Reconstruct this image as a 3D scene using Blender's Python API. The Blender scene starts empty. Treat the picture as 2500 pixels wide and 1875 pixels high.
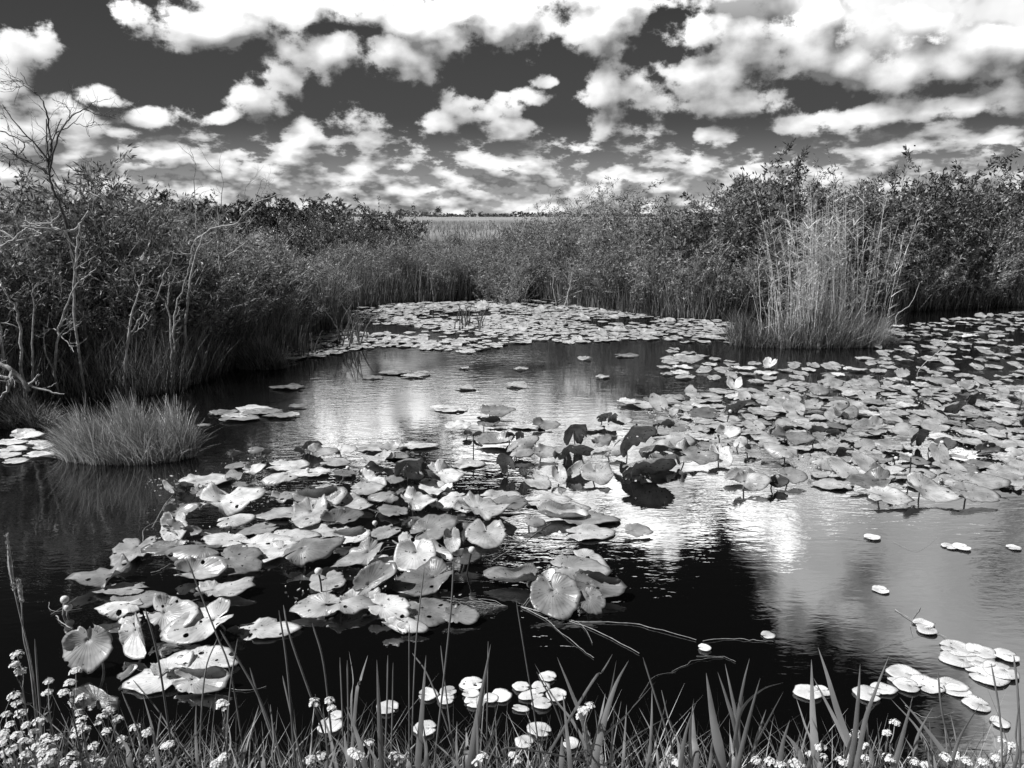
import bpy, math, random
import numpy as np
from math import radians as R, sin, cos, pi

random.seed(7)
rng = np.random.default_rng(11)
sc = bpy.context.scene
col = sc.collection

# ------------------------------------------------------------------ camera
PITCH = R(12.3); CAMZ = 2.2; FP = 1887.0
cam_d = bpy.data.cameras.new('camera'); cam = bpy.data.objects.new('camera', cam_d); col.objects.link(cam)
cam.location = (0, 0, CAMZ); cam.rotation_euler = (pi/2 - PITCH, 0, 0)
cam_d.sensor_width = 36; cam_d.lens = 36*FP/2500.0; cam_d.clip_start = 0.05; cam_d.clip_end = 6000
sc.camera = cam

# ------------------------------------------------------------------ exposure
sc.view_settings.view_transform = 'Standard'; sc.view_settings.look = 'None'
sc.view_settings.exposure = 0.0; sc.view_settings.gamma = 1.0
sc.cycles.max_bounces = 6; sc.cycles.transparent_max_bounces = 12
sc.cycles.diffuse_bounces = 3; sc.cycles.glossy_bounces = 3

# ------------------------------------------------------------------ sun
SUN_EL, SUN_AZ = R(52), R(-102)          # azimuth measured from +Y (view direction), negative = to the left
sd = bpy.data.lights.new('sun', 'SUN'); sd.energy = 4.6; sd.angle = R(0.5); sd.color = (1, 1, 1)
so = bpy.data.objects.new('sun', sd); col.objects.link(so)
so.rotation_euler = (pi/2 - SUN_EL, 0, pi - SUN_AZ)
so.location = (-8, 2, 12)

def raydir(x, y):
    u = (x - 1250)/FP; v = (937.5 - y)/FP
    d = np.array([u, cos(PITCH) + v*sin(PITCH), -sin(PITCH) + v*cos(PITCH)])
    return d
def P(x, y, z=0.0):
    d = raydir(x, y); t = (z - CAMZ)/d[2]
    return np.array([0, 0, CAMZ]) + d*t
def Q(x, y, Y):
    d = raydir(x, y); t = Y/d[1]
    return np.array([0, 0, CAMZ]) + d*t

# ------------------------------------------------------------------ world: sky with clouds
CLOUDS = [  # photo clouds: x, y, rx, ry
 (60,120,80,60),(30,190,90,40),(330,50,70,55),(430,60,120,55),(560,50,150,60),(700,20,170,50),(880,10,150,55),
 (1040,60,110,45),(1150,30,170,80),(1230,70,90,60),(1400,25,330,95),(1700,60,200,60),
 (640,262,66,62),(690,205,74,60),(765,145,100,74),(840,120,80,56),(960,150,115,66),(1080,90,130,60),
 (1080,312,72,46),(1150,275,92,54),(1230,262,86,44),(1300,235,66,34),(1340,200,36,24),(1240,320,120,30),
 (1470,310,58,50),(1470,220,54,76),(1560,230,150,55),(1700,190,150,75),(1850,170,170,75),(1780,250,200,45),
 (1960,110,120,90),(2010,60,90,60),(2150,160,150,70),(2300,130,160,70),(2420,90,150,60),(2200,40,130,50),
 (1740,330,75,30),(2000,310,110,35),(2150,290,110,35),(2300,270,140,40),(2450,250,110,45),(2380,340,150,35),(2200,370,160,30),
 (130,240,80,30),(260,235,60,25),(360,280,80,28),(310,320,50,25),(545,280,45,22),(60,330,110,70),(200,330,100,60),(380,370,110,45),(520,380,70,35),
 (730,330,70,46),(720,385,125,52),(600,400,120,34),(910,350,45,35),(900,395,80,30),(1010,430,60,20),(560,420,130,25),(1170,390,80,25),
 (1300,410,90,28),(1480,420,100,32),(1640,400,120,35),(1850,400,120,28),(2050,420,150,22),(120,420,130,25)]
REFL = [    # clouds higher up, seen only mirrored in the pond: x, y of the mirror image
 (760,1025,340,62),(1250,1022,300,52),(1620,1022,320,52),(620,1065,190,50),(880,1075,190,60),(1180,1085,170,60),(1480,1090,280,70),(1520,1180,260,105),(1730,1170,250,105),
 (1400,1265,170,55),(2020,1095,260,75),(2350,1080,220,60),(1600,1285,140,60),(1870,1300,110,80)]
VEIL = [(2150,1240,420,240),(2480,1420,420,330),(2250,1080,500,200),(1900,1300,200,110)]
w = bpy.data.worlds.new('World'); sc.world = w; w.use_nodes = True
nt = w.node_tree; nt.nodes.clear()
def N(tree, t, **kw):
    n = tree.nodes.new(t)
    for k, v in kw.items(): setattr(n, k, v)
    return n
def math_(tree, op, a, b=None, c=None, clamp=False):
    n = N(tree, 'ShaderNodeMath', operation=op); n.use_clamp = clamp
    for i, v in enumerate((a, b, c)):
        if v is None: continue
        if isinstance(v, (int, float)): n.inputs[i].default_value = v
        else: tree.links.new(v, n.inputs[i])
    return n.outputs[0]
def vmath(tree, op, a, b=None, c=None):
    n = N(tree, 'ShaderNodeVectorMath', operation=op)
    for i, v in enumerate((a, b, c)):
        if v is None: continue
        if isinstance(v, (tuple, list)): n.inputs[i].default_value = v
        else: tree.links.new(v, n.inputs[i])
    return n.outputs['Value'] if op in ('DOT_PRODUCT', 'LENGTH') else n.outputs[0]
def azel(x, y, mirror=False):
    d = raydir(x, y)
    if mirror: d = d*np.array([1, 1, -1])
    return math.atan2(d[0], d[1]), math.asin(d[2]/np.linalg.norm(d))
def blobfield(tree, vec, blobs):
    acc = None
    for (x, y, rx, ry, m) in blobs:
        sz = 1.1 if m else 0.93
        a, e = azel(x, y, m); sx, sy = FP/(rx*sz), FP/(ry*sz)
        v = vmath(tree, 'MULTIPLY_ADD', vec, (sx, sy, 0), (-a*sx, -e*sy, 0))
        r2 = vmath(tree, 'DOT_PRODUCT', v, v)
        acc = r2 if acc is None else math_(tree, 'SMOOTH_MIN', acc, r2, 0.35)
    return acc
g = bpy.data.node_groups.new('cloud_density', 'ShaderNodeTree')
g.interface.new_socket('Vec', in_out='INPUT', socket_type='NodeSocketVector')
g.interface.new_socket('Density', in_out='OUTPUT', socket_type='NodeSocketFloat')
g.interface.new_socket('Soft', in_out='OUTPUT', socket_type='NodeSocketFloat')
gi = N(g, 'NodeGroupInput'); go = N(g, 'NodeGroupOutput')
sep = N(g, 'ShaderNodeSeparateXYZ'); g.links.new(gi.outputs[0], sep.inputs[0])
az, el = sep.outputs[0], sep.outputs[1]
def cnoise(scale, st, off_):
    m_ = N(g, 'ShaderNodeMapping'); m_.inputs['Scale'].default_value = st; m_.inputs['Location'].default_value = off_; g.links.new(gi.outputs[0], m_.inputs[0])
    res = []
    for det, ro in ((6, 0.62), (2.5, 0.5)):
        n_ = N(g, 'ShaderNodeTexNoise'); n_.inputs['Scale'].default_value = scale; n_.inputs['Detail'].default_value = det; n_.inputs['Roughness'].default_value = ro
        g.links.new(m_.outputs[0], n_.inputs['Vector']); res.append(n_.outputs[0])
    return res
nh, nhs = cnoise(13, (1, 1.25, 1), (0, 0, 0)); nl, nls = cnoise(24, (1, 2.2, 1), (3, 1, 0))
hi_ = N(g, 'ShaderNodeMapRange', interpolation_type='SMOOTHSTEP'); g.links.new(el, hi_.inputs[0]); hi_.inputs[1].default_value = 0.06; hi_.inputs[2].default_value = 0.13
def mixf(a_, b_):
    m_ = N(g, 'ShaderNodeMix', data_type='FLOAT'); g.links.new(hi_.outputs[0], m_.inputs[0]); g.links.new(a_, m_.inputs[2]); g.links.new(b_, m_.inputs[3]); return m_.outputs[0]
nmix = mixf(nl, nh); nsoft = mixf(nls, nhs)
wn = N(g, 'ShaderNodeTexNoise'); wn.inputs['Scale'].default_value = 9; wn.inputs['Detail'].default_value = 3; g.links.new(gi.outputs[0], wn.inputs['Vector'])
warp = vmath(g, 'MULTIPLY_ADD', vmath(g, 'SUBTRACT', wn.outputs['Color'], (.5, .5, .5)), (.06, .05, 0), gi.outputs[0])
r2 = blobfield(g, warp, [b + (False,) for b in CLOUDS] + [b + (True,) for b in REFL])
F = math_(g, 'SUBTRACT', 1.0, math_(g, 'SQRT', math_(g, 'MAXIMUM', r2, 0.0))); F = math_(g, 'MAXIMUM', F, -1.3)
band = math_(g, 'MULTIPLY_ADD', el, -5.4, 0.58)      # crowded small cumulus near the horizon
F = math_(g, 'MAXIMUM', F, math_(g, 'MAXIMUM', band, -0.9))
F = math_(g, 'MULTIPLY', math_(g, 'MINIMUM', F, 0.6), 1.15)
d = math_(g, 'MULTIPLY_ADD', math_(g, 'SUBTRACT', nmix, 0.535), 3.8, F)
ds = math_(g, 'MULTIPLY_ADD', math_(g, 'SUBTRACT', nsoft, 0.535), 3.6, F); g.links.new(ds, go.inputs[1])
g.links.new(d, go.inputs[0])

tc = N(nt, 'ShaderNodeTexCoord'); s2 = N(nt, 'ShaderNodeSeparateXYZ'); nt.links.new(tc.outputs['Generated'], s2.inputs[0])
A = math_(nt, 'ARCTAN2', s2.outputs[0], s2.outputs[1]); E = math_(nt, 'ARCSINE', s2.outputs[2])
pv = N(nt, 'ShaderNodeCombineXYZ'); nt.links.new(A, pv.inputs[0]); nt.links.new(E, pv.inputs[1])
g1 = N(nt, 'ShaderNodeGroup'); g1.node_tree = g; nt.links.new(pv.outputs[0], g1.inputs[0])
off = vmath(nt, 'ADD', pv.outputs[0], (-0.012, 0.023, 0))
g2 = N(nt, 'ShaderNodeGroup'); g2.node_tree = g; nt.links.new(off, g2.inputs[0])
mask = N(nt, 'ShaderNodeMapRange', interpolation_type='SMOOTHSTEP'); nt.links.new(g1.outputs[0], mask.inputs[0])
mask.inputs[1].default_value = -0.05; mask.inputs[2].default_value = 0.34
lit = math_(nt, 'ADD', math_(nt, 'SUBTRACT', g1.outputs[1], g2.outputs[1]), math_(nt, 'MULTIPLY', math_(nt, 'SUBTRACT', g1.outputs[0], g1.outputs[1]), 0.45))
shade = N(nt, 'ShaderNodeMapRange'); nt.links.new(lit, shade.inputs[0])
shade.inputs[1].default_value = -0.45; shade.inputs[2].default_value = 0.8
shade.inputs[3].default_value = 1.8; shade.inputs[4].default_value = 10.2
sky = N(nt, 'ShaderNodeTexSky', sky_type='NISHITA'); sky.sun_disc = False
sky.sun_elevation = SUN_EL; sky.sun_rotation = SUN_AZ; sky.air_density = 1.0; sky.dust_density = 0.6
sr = N(nt, 'ShaderNodeSeparateColor'); nt.links.new(sky.outputs[0], sr.inputs[0])
skyv = math_(nt, 'MULTIPLY', math_(nt, 'POWER', sr.outputs[0], 2.0), 0.15)
skyv = math_(nt, 'SMOOTH_MIN', skyv, 0.7, 0.3)
ds_ = N(nt, 'ShaderNodeMapRange'); nt.links.new(E, ds_.inputs[0]); ds_.inputs[1].default_value = 0.12; ds_.inputs[2].default_value = 0.45; ds_.inputs[3].default_value = 1.0; ds_.inputs[4].default_value = 0.2
skyv = math_(nt, 'MULTIPLY', skyv, ds_.outputs[0])    # deep red-filter blue towards the zenith   # red-filter black and white
vf = blobfield(nt, pv.outputs[0], [b + (True,) for b in VEIL])
vn = N(nt, 'ShaderNodeTexNoise'); vn.inputs['Scale'].default_value = 9; vn.inputs['Detail'].default_value = 4
nt.links.new(pv.outputs[0], vn.inputs['Vector'])
veil = math_(nt, 'MULTIPLY', math_(nt, 'MULTIPLY_ADD', math_(nt, 'SUBTRACT', vn.outputs[0], 0.5), 5.0, math_(nt, 'MULTIPLY_ADD', vf, -1.6, 1.5), clamp=True), 0.8)
veilc = math_(nt, 'MULTIPLY_ADD', vn.outputs[0], 18.0, 2.5)
mx0 = N(nt, 'ShaderNodeMix', data_type='FLOAT'); nt.links.new(veil, mx0.inputs[0]); nt.links.new(skyv, mx0.inputs[2]); nt.links.new(veilc, mx0.inputs[3])
hz = N(nt, 'ShaderNodeMapRange', interpolation_type='SMOOTHSTEP'); nt.links.new(E, hz.inputs[0]); hz.inputs[1].default_value = -0.02; hz.inputs[2].default_value = 0.12; hz.inputs[3].default_value = 0.95; hz.inputs[4].default_value = 0.0
mx1 = N(nt, 'ShaderNodeMix', data_type='FLOAT'); nt.links.new(hz.outputs[0], mx1.inputs[0]); nt.links.new(mx0.outputs[0], mx1.inputs[2]); mx1.inputs[3].default_value = 4.6
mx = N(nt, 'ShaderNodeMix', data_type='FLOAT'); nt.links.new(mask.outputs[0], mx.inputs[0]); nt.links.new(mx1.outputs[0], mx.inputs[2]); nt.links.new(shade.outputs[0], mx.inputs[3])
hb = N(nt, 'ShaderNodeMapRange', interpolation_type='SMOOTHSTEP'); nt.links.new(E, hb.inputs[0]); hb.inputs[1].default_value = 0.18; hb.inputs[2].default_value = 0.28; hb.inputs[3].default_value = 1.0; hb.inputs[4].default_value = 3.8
shb = math_(nt, 'MULTIPLY', shade.outputs[0], hb.outputs[0]); nt.links.new(shb, mx.inputs[3])     # extra brightness added to the higher clouds so the pond mirrors them whiter
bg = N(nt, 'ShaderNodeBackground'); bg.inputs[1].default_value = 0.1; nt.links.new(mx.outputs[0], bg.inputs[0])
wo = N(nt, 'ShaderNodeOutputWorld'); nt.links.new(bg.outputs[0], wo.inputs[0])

# ------------------------------------------------------------------ helpers
class MB:
    """collects geometry, links it as one mesh object"""
    def __init__(s): s.v = []; s.q = []; s.t = []; s.n = 0; s.uv = []
    def add(s, V, Qd=None, T=None, uv=None):
        V = np.asarray(V, float).reshape(-1, 3)
        if Qd is not None and len(Qd): s.q.append(np.asarray(Qd, int).reshape(-1, 4) + s.n)
        if T is not None and len(T): s.t.append(np.asarray(T, int).reshape(-1, 3) + s.n)
        s.v.append(V); s.n += len(V)
        s.uv.append(np.zeros((len(V), 2)) if uv is None else uv)
    def mesh(s, name, mat, smooth=False):
        V = np.concatenate(s.v); me = bpy.data.meshes.new(name)
        q = np.concatenate(s.q) if s.q else np.zeros((0, 4), int)
        t = np.concatenate(s.t) if s.t else np.zeros((0, 3), int)
        loops = np.concatenate([q.ravel(), t.ravel()]); nf = len(q) + len(t)
        me.vertices.add(len(V)); me.vertices.foreach_set('co', V.ravel().astype(np.float32))
        me.loops.add(len(loops)); me.loops.foreach_set('vertex_index', loops.astype(np.int32))
        me.polygons.add(nf)
        st = np.concatenate([np.arange(len(q))*4, len(q)*4 + np.arange(len(t))*3]).astype(np.int32)
        me.polygons.foreach_set('loop_start', st)
        me.polygons.foreach_set('use_smooth', np.full(nf, smooth))
        UV = np.concatenate(s.uv)
        l = me.uv_layers.new(name='uv'); l.data.foreach_set('uv', UV[loops].ravel().astype(np.float32))
        me.materials.append(mat); me.update(calc_edges=True); me.validate()
        return me
    def build(s, name, mat, parent=None, smooth=False):
        o = bpy.data.objects.new(name, s.mesh(name, mat, smooth)); col.objects.link(o)
        if parent is not None: o.parent = parent
        return o
def tag(o, label=None, cat=None, group=None, kind=None):
    if label: o['label'] = label
    if cat: o['category'] = cat
    if group: o['group'] = group
    if kind: o['kind'] = kind
    return o
def empty(name, loc=(0, 0, 0)):
    o = bpy.data.objects.new(name, None); o.location = loc; o.empty_display_size = 0.1; col.objects.link(o); return o
def copy_tree(o, parent=None):
    c = o.copy(); col.objects.link(c); c.parent = parent
    for ch in list(o.children): copy_tree(ch, c)
    return c
def unit(v): return v/(np.linalg.norm(v, axis=-1, keepdims=True) + 1e-9)
def tube(mb, pts, rad, k=4):
    pts = np.asarray(pts, float); n = len(pts); rad = np.broadcast_to(rad, (n,))
    tan = unit(np.gradient(pts, axis=0)); up = np.array([0.13, 0.21, 0.97])
    if abs(tan[0] @ up) > 0.9: up = np.array([1.0, 0.2, 0.1])
    a = unit(np.cross(tan, up)); b = np.cross(tan, a)
    th = np.arange(k)/k*2*pi
    V = pts[:, None] + (a[:, None]*np.cos(th)[None, :, None] + b[:, None]*np.sin(th)[None, :, None])*rad[:, None, None]
    i = np.arange(n - 1)[:, None]*k; j = np.arange(k)[None]; j2 = (j + 1) % k
    F = np.stack([i + j, i + j2, i + k + j2, i + k + j], -1).reshape(-1, 4)
    uv = np.stack([np.tile(th/(2*pi), n), np.repeat(np.arange(n)/max(n-1, 1), k)], -1)
    mb.add(V.reshape(-1, 3), F, uv=uv)
def smooth_path(pts, m=4, jit=0.0):
    pts = np.asarray(pts, float); out = []
    p = np.vstack([2*pts[0]-pts[1], pts, 2*pts[-1]-pts[-2]])
    for i in range(1, len(p)-2):
        for t in np.arange(m)/m:
            a, b, c, d = p[i-1], p[i], p[i+1], p[i+2]
            out.append(0.5*((2*b) + (c-a)*t + (2*a-5*b+4*c-d)*t*t + (3*b-a-3*c+d)*t**3))
    out.append(pts[-1]); out = np.array(out)
    if jit: out[1:-1] += rng.normal(0, jit, (len(out)-2, 3))
    return out
def blades(mb, base, lean, h, wd, seg=4, taper=1.0, power=1.8, ang=None):
    """many grass blades at once"""
    n = len(base); t = np.linspace(0, 1, seg+1)
    ang = rng.uniform(0, 2*pi, n) if ang is None else ang
    wv = np.stack([np.cos(ang), np.sin(ang), np.zeros(n)], -1)
    Pc = base[:, None] + lean[:, None]*(t**power)[None, :, None]
    Pc[..., 2] += h[:, None]*(t - 0.12*t*t)[None]
    ww = wd[:, None]*0.5*(1 - t**2*0.96*taper)[None]
    V = np.stack([Pc - wv[:, None]*ww[..., None], Pc + wv[:, None]*ww[..., None]], 2)   # n, seg+1, 2, 3
    idx = (np.arange(n)[:, None]*(seg+1)*2 + np.arange(seg)[None]*2)
    F = np.stack([idx, idx+1, idx+3, idx+2], -1).reshape(-1, 4)
    uv = np.zeros((n, seg+1, 2, 2)); uv[..., 1] = t[None, :, None]; uv[:, :, 1, 0] = 1
    mb.add(V.reshape(-1, 3), F, uv=uv.reshape(-1, 2))
def leafquads(mb, p, d, wdt):
    """rhombic leaflets: base p, vector d, width"""
    n = len(p); side = unit(np.cross(d, rng.normal(0, 1, (n, 3))))*wdt[:, None]*0.5
    m = p + d*0.42
    nrm = unit(np.cross(side, d)); m2 = m - nrm*0.0
    V = np.stack([p, m2 + side, p + d, m2 - side], 1).reshape(-1, 3)
    mb.add(V, np.arange(4*n).reshape(-1, 4))

# ------------------------------------------------------------------ materials (black and white photograph: greys only)
def mat(name):
    m = bpy.data.materials.new(name); m.use_nodes = True; t = m.node_tree
    b = t.nodes['Principled BSDF']; return m, t, b
def gval(t, v):
    return (v, v, v, 1)
def foliage(name, lo, hi, transl=0.25, rough=0.45, spec=0.35, noise=1.6):
    m, t, b = mat(name)
    geo = N(t, 'ShaderNodeNewGeometry')
    mr = N(t, 'ShaderNodeMapRange'); t.links.new(math_(t, 'POWER', geo.outputs['Random Per Island'], 1.9), mr.inputs[0]); mr.inputs[3].default_value = lo; mr.inputs[4].default_value = hi
    tcx = N(t, 'ShaderNodeTexCoord'); nz = N(t, 'ShaderNodeTexNoise'); nz.inputs['Scale'].default_value = noise; nz.inputs['Detail'].default_value = 3
    gp = N(t, 'ShaderNodeNewGeometry'); t.links.new(gp.outputs['Position'], nz.inputs['Vector'])
    k = math_(t, 'MULTIPLY', mr.outputs[0], math_(t, 'MULTIPLY_ADD', nz.outputs[0], 1.5, 0.25))
    cc = N(t, 'ShaderNodeCombineColor'); [t.links.new(k, cc.inputs[i]) for i in range(3)]
    t.links.new(cc.outputs[0], b.inputs['Base Color']); b.inputs['Roughness'].default_value = rough
    b.inputs['Specular IOR Level'].default_value = spec
    if transl > 0:
        tr = N(t, 'ShaderNodeBsdfTranslucent'); t.links.new(cc.outputs[0], tr.inputs[0])
        ms = N(t, 'ShaderNodeMixShader'); ms.inputs[0].default_value = transl
        out = t.nodes['Material Output']
        t.links.new(b.outputs[0], ms.inputs[1]); t.links.new(tr.outputs[0], ms.inputs[2]); t.links.new(ms.outputs[0], out.inputs[0])
    return m
M_willow = foliage('willow_leaves', 0.05, 0.75)
M_broad = foliage('broad_leaves', 0.03, 0.5, rough=0.35, spec=0.5)
M_herb = foliage('herb_leaves', 0.06, 0.85)
M_hammock = foliage('tree_leaves', 0.03, 0.17)
M_grass = foliage('marsh_grass', 0.03, 0.6, transl=0.15, rough=0.6)
M_tuss = foliage('tussock_grass', 0.22, 1.0, transl=0.2, rough=0.6)
M_plain = foliage('sawgrass', 0.3, 0.6, transl=0.15, rough=0.7, noise=0.3)
M_cane = foliage('reed_cane', 0.6, 1.0, transl=0.1, rough=0.5, noise=2)
M_fore = foliage('bank_blades', 0.1, 0.8, transl=0.3, rough=0.5, noise=6)
M_rush = foliage('rush_stems', 0.12, 0.3, transl=0.0, rough=0.6, noise=9)

def simple(name, lo, hi, scale=20, rough=0.6, spec=0.3, bump=0.0, stretch=(1, 1, 1)):
    m, t, b = mat(name); tcx = N(t, 'ShaderNodeTexCoord'); mp = N(t, 'ShaderNodeMapping'); mp.inputs['Scale'].default_value = stretch
    t.links.new(tcx.outputs['Object'], mp.inputs[0])
    nz = N(t, 'ShaderNodeTexNoise'); nz.inputs['Scale'].default_value = scale; nz.inputs['Detail'].default_value = 6; t.links.new(mp.outputs[0], nz.inputs['Vector'])
    r = N(t, 'ShaderNodeMapRange'); t.links.new(nz.outputs[0], r.inputs[0]); r.inputs[1].default_value = 0.3; r.inputs[2].default_value = 0.7
    r.inputs[3].default_value = lo; r.inputs[4].default_value = hi
    cc = N(t, 'ShaderNodeCombineColor'); [t.links.new(r.outputs[0], cc.inputs[i]) for i in range(3)]
    t.links.new(cc.outputs[0], b.inputs['Base Color']); b.inputs['Roughness'].default_value = rough; b.inputs['Specular IOR Level'].default_value = spec
    if bump:
        bp = N(t, 'ShaderNodeBump'); bp.inputs['Distance'].default_value = bump; t.links.new(nz.outputs[0], bp.inputs['Height']); t.links.new(bp.outputs[0], b.inputs['Normal'])
    return m
M_bark = simple('pale_bark', 0.3, 0.75, 25, bump=0.004)
M_bark2 = simple('grey_bark', 0.06, 0.26, 25, bump=0.004)
M_stem = simple('shrub_stem', 0.16, 0.65, 18)
M_stalk = simple('lily_stalk', 0.2, 0.55, 30, rough=0.35, spec=0.5)
M_stalk2 = simple('pale_cane', 0.6, 0.95, 12)
M_dark = simple('dark_stalk', 0.02, 0.06, 30)
M_bud = simple('bud', 0.75, 0.9, 50, rough=0.4)
M_petal = simple('white_petal', 0.8, 0.97, 90, rough=0.6)
M_soil = simple('wet_soil', 0.01, 0.05, 6, bump=0.02)

# ground: dark peat close by, pale sawgrass far off
M_ground, t, b = mat('ground')
geo = N(t, 'ShaderNodeNewGeometry'); nz = N(t, 'ShaderNodeTexNoise'); nz.inputs['Scale'].default_value = 0.12; nz.inputs['Detail'].default_value = 8; nz.inputs['Roughness'].default_value = 0.65
mp = N(t, 'ShaderNodeMapping'); mp.inputs['Scale'].default_value = (1, 0.4, 1)
t.links.new(geo.outputs['Position'], mp.inputs[0]); t.links.new(mp.outputs[0], nz.inputs['Vector'])
sx = N(t, 'ShaderNodeSeparateXYZ'); t.links.new(geo.outputs['Position'], sx.inputs[0])
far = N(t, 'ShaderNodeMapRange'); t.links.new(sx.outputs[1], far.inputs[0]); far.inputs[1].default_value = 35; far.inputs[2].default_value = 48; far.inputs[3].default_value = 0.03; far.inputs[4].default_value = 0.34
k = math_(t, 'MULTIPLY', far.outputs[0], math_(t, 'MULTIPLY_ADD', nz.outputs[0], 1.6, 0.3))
cc = N(t, 'ShaderNodeCombineColor'); [t.links.new(k, cc.inputs[i]) for i in range(3)]
t.links.new(cc.outputs[0], b.inputs['Base Color']); b.inputs['Roughness'].default_value = 0.9; b.inputs['Specular IOR Level'].default_value = 0.1

# water: black peaty water with wind ripples in patches
M_water, t, b = mat('water')
b.inputs['Base Color'].default_value = (0.004, 0.004, 0.004, 1); b.inputs['Roughness'].default_value = 0.02; b.inputs['IOR'].default_value = 3.8
geo = N(t, 'ShaderNodeNewGeometry')
def wnoise(scale, st, det=3, dist=0.0):
    mp = N(t, 'ShaderNodeMapping'); mp.inputs['Scale'].default_value = st; t.links.new(geo.outputs['Position'], mp.inputs[0])
    n = N(t, 'ShaderNodeTexNoise'); n.inputs['Scale'].default_value = scale; n.inputs['Detail'].default_value = det; n.inputs['Distortion'].default_value = dist
    t.links.new(mp.outputs[0], n.inputs['Vector']); return n.outputs[0]
rip = wnoise(9, (0.45, 1.2, 1), 3, 0.6); rip2 = wnoise(26, (0.5, 1.2, 1), 2, 0.3); pat = wnoise(0.55, (1, 0.7, 1), 2)
pm = N(t, 'ShaderNodeMapRange'); t.links.new(pat, pm.inputs[0]); pm.inputs[1].default_value = 0.4; pm.inputs[2].default_value = 0.62; pm.inputs[3].default_value = 0.25; pm.inputs[4].default_value = 1.3
hh = math_(t, 'MULTIPLY', math_(t, 'ADD', rip, math_(t, 'MULTIPLY', rip2, 0.35)), pm.outputs[0])
bp = N(t, 'ShaderNodeBump'); bp.inputs['Distance'].default_value = 0.0023; t.links.new(hh, bp.inputs['Height']); t.links.new(bp.outputs[0], b.inputs['Normal'])

# lily leaves: waxy, radiating veins, decay specks, some holes
def padmat(name, lo, hi, hole=0.0, speck=0.62):
    m, t, b = mat(name)
    oi = N(t, 'ShaderNodeObjectInfo'); uv = N(t, 'ShaderNodeUVMap'); uv.uv_map = 'uv'
    s = N(t, 'ShaderNodeSeparateXYZ'); t.links.new(uv.outputs[0], s.inputs[0])
    tcx = N(t, 'ShaderNodeTexCoord'); ad = vmath(t, 'ADD', tcx.outputs['Object'], None)
    comb = N(t, 'ShaderNodeCombineXYZ'); [t.links.new(math_(t, 'MULTIPLY', oi.outputs['Random'], 37.0), comb.inputs[i]) for i in range(2)]
    pos = vmath(t, 'ADD', tcx.outputs['Object'], comb.outputs[0])
    n1 = N(t, 'ShaderNodeTexNoise'); n1.inputs['Scale'].default_value = 9; n1.inputs['Detail'].default_value = 5; t.links.new(pos, n1.inputs['Vector'])
    n2 = N(t, 'ShaderNodeTexNoise'); n2.inputs['Scale'].default_value = 55; n2.inputs['Detail'].default_value = 3; t.links.new(pos, n2.inputs['Vector'])
    base = N(t, 'ShaderNodeMapRange'); t.links.new(oi.outputs['Random'], base.inputs[0]); base.inputs[3].default_value = lo; base.inputs[4].default_value = hi
    k = math_(t, 'MULTIPLY', base.outputs[0], math_(t, 'MULTIPLY_ADD', n1.outputs[0], 2.2, -0.1))
    vein = math_(t, 'SINE', math_(t, 'MULTIPLY', s.outputs[0], 2*pi*17)); vein = math_(t, 'POWER', math_(t, 'ABSOLUTE', vein), 6.0)
    k = math_(t, 'MULTIPLY', k, math_(t, 'MULTIPLY_ADD', vein, -0.14, 1.05))
    spk = N(t, 'ShaderNodeMapRange'); t.links.new(n2.outputs[0], spk.inputs[0]); spk.inputs[1].default_value = speck; spk.inputs[2].default_value = speck + 0.05; spk.inputs[3].default_value = 1; spk.inputs[4].default_value = 0.12
    # more decay towards the rim
    rim = N(t, 'ShaderNodeMapRange'); t.links.new(math_(t, 'ADD', s.outputs[1], math_(t, 'MULTIPLY', n1.outputs[0], 0.25)), rim.inputs[0])
    rim.inputs[1].default_value = 1.06; rim.inputs[2].default_value = 1.13; rim.inputs[3].default_value = 1; rim.inputs[4].default_value = 0.45
    k = math_(t, 'MULTIPLY', math_(t, 'MULTIPLY', k, spk.outputs[0]), rim.outputs[0])
    cc = N(t, 'ShaderNodeCombineColor'); [t.links.new(k, cc.inputs[i]) for i in range(3)]
    t.links.new(cc.outputs[0], b.inputs['Base Color']); b.inputs['Roughness'].default_value = 0.33; b.inputs['Specular IOR Level'].default_value = 0.45
    bp = N(t, 'ShaderNodeBump'); bp.inputs['Distance'].default_value = 0.0025
    t.links.new(math_(t, 'ADD', math_(t, 'MULTIPLY', vein, -0.25), math_(t, 'MULTIPLY', n1.outputs[0], 2.2)), bp.inputs['Height']); t.links.new(bp.outputs[0], b.inputs['Normal'])
    if hole:
        vo = N(t, 'ShaderNodeTexVoronoi'); vo.inputs['Scale'].default_value = 19; t.links.new(pos, vo.inputs['Vector'])
        sc_ = N(t, 'ShaderNodeSeparateColor'); t.links.new(vo.outputs['Color'], sc_.inputs[0])
        rad = math_(t, 'MULTIPLY', math_(t, 'SUBTRACT', sc_.outputs[0], 0.72, clamp=True), hole)
        hm = math_(t, 'LESS_THAN', math_(t, 'ADD', vo.outputs['Distance'], math_(t, 'MULTIPLY', math_(t, 'SUBTRACT', n2.outputs[0], 0.5), 0.25)), rad)
        tr = N(t, 'ShaderNodeBsdfTransparent'); ms = N(t, 'ShaderNodeMixShader'); t.links.new(hm, ms.inputs[0])
        t.links.new(b.outputs[0], ms.inputs[1]); t.links.new(tr.outputs[0], ms.inputs[2]); t.links.new(ms.outputs[0], t.nodes['Material Output'].inputs[0])
    return m
M_pad = padmat('lily_leaf', 0.15, 0.78, hole=1.2, speck=0.65)
M_padD = padmat('lily_leaf_dull', 0.16, 0.4, hole=0.8)
M_padW = padmat('lily_leaf_pale', 0.6, 0.9, hole=0.6, speck=0.7)
M_padfar = padmat('lily_leaf_far', 0.55, 0.95, hole=0, speck=0.64)

M_smallpad = padmat('small_pad', 0.75, 0.95, hole=0.7, speck=0.68)

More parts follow.
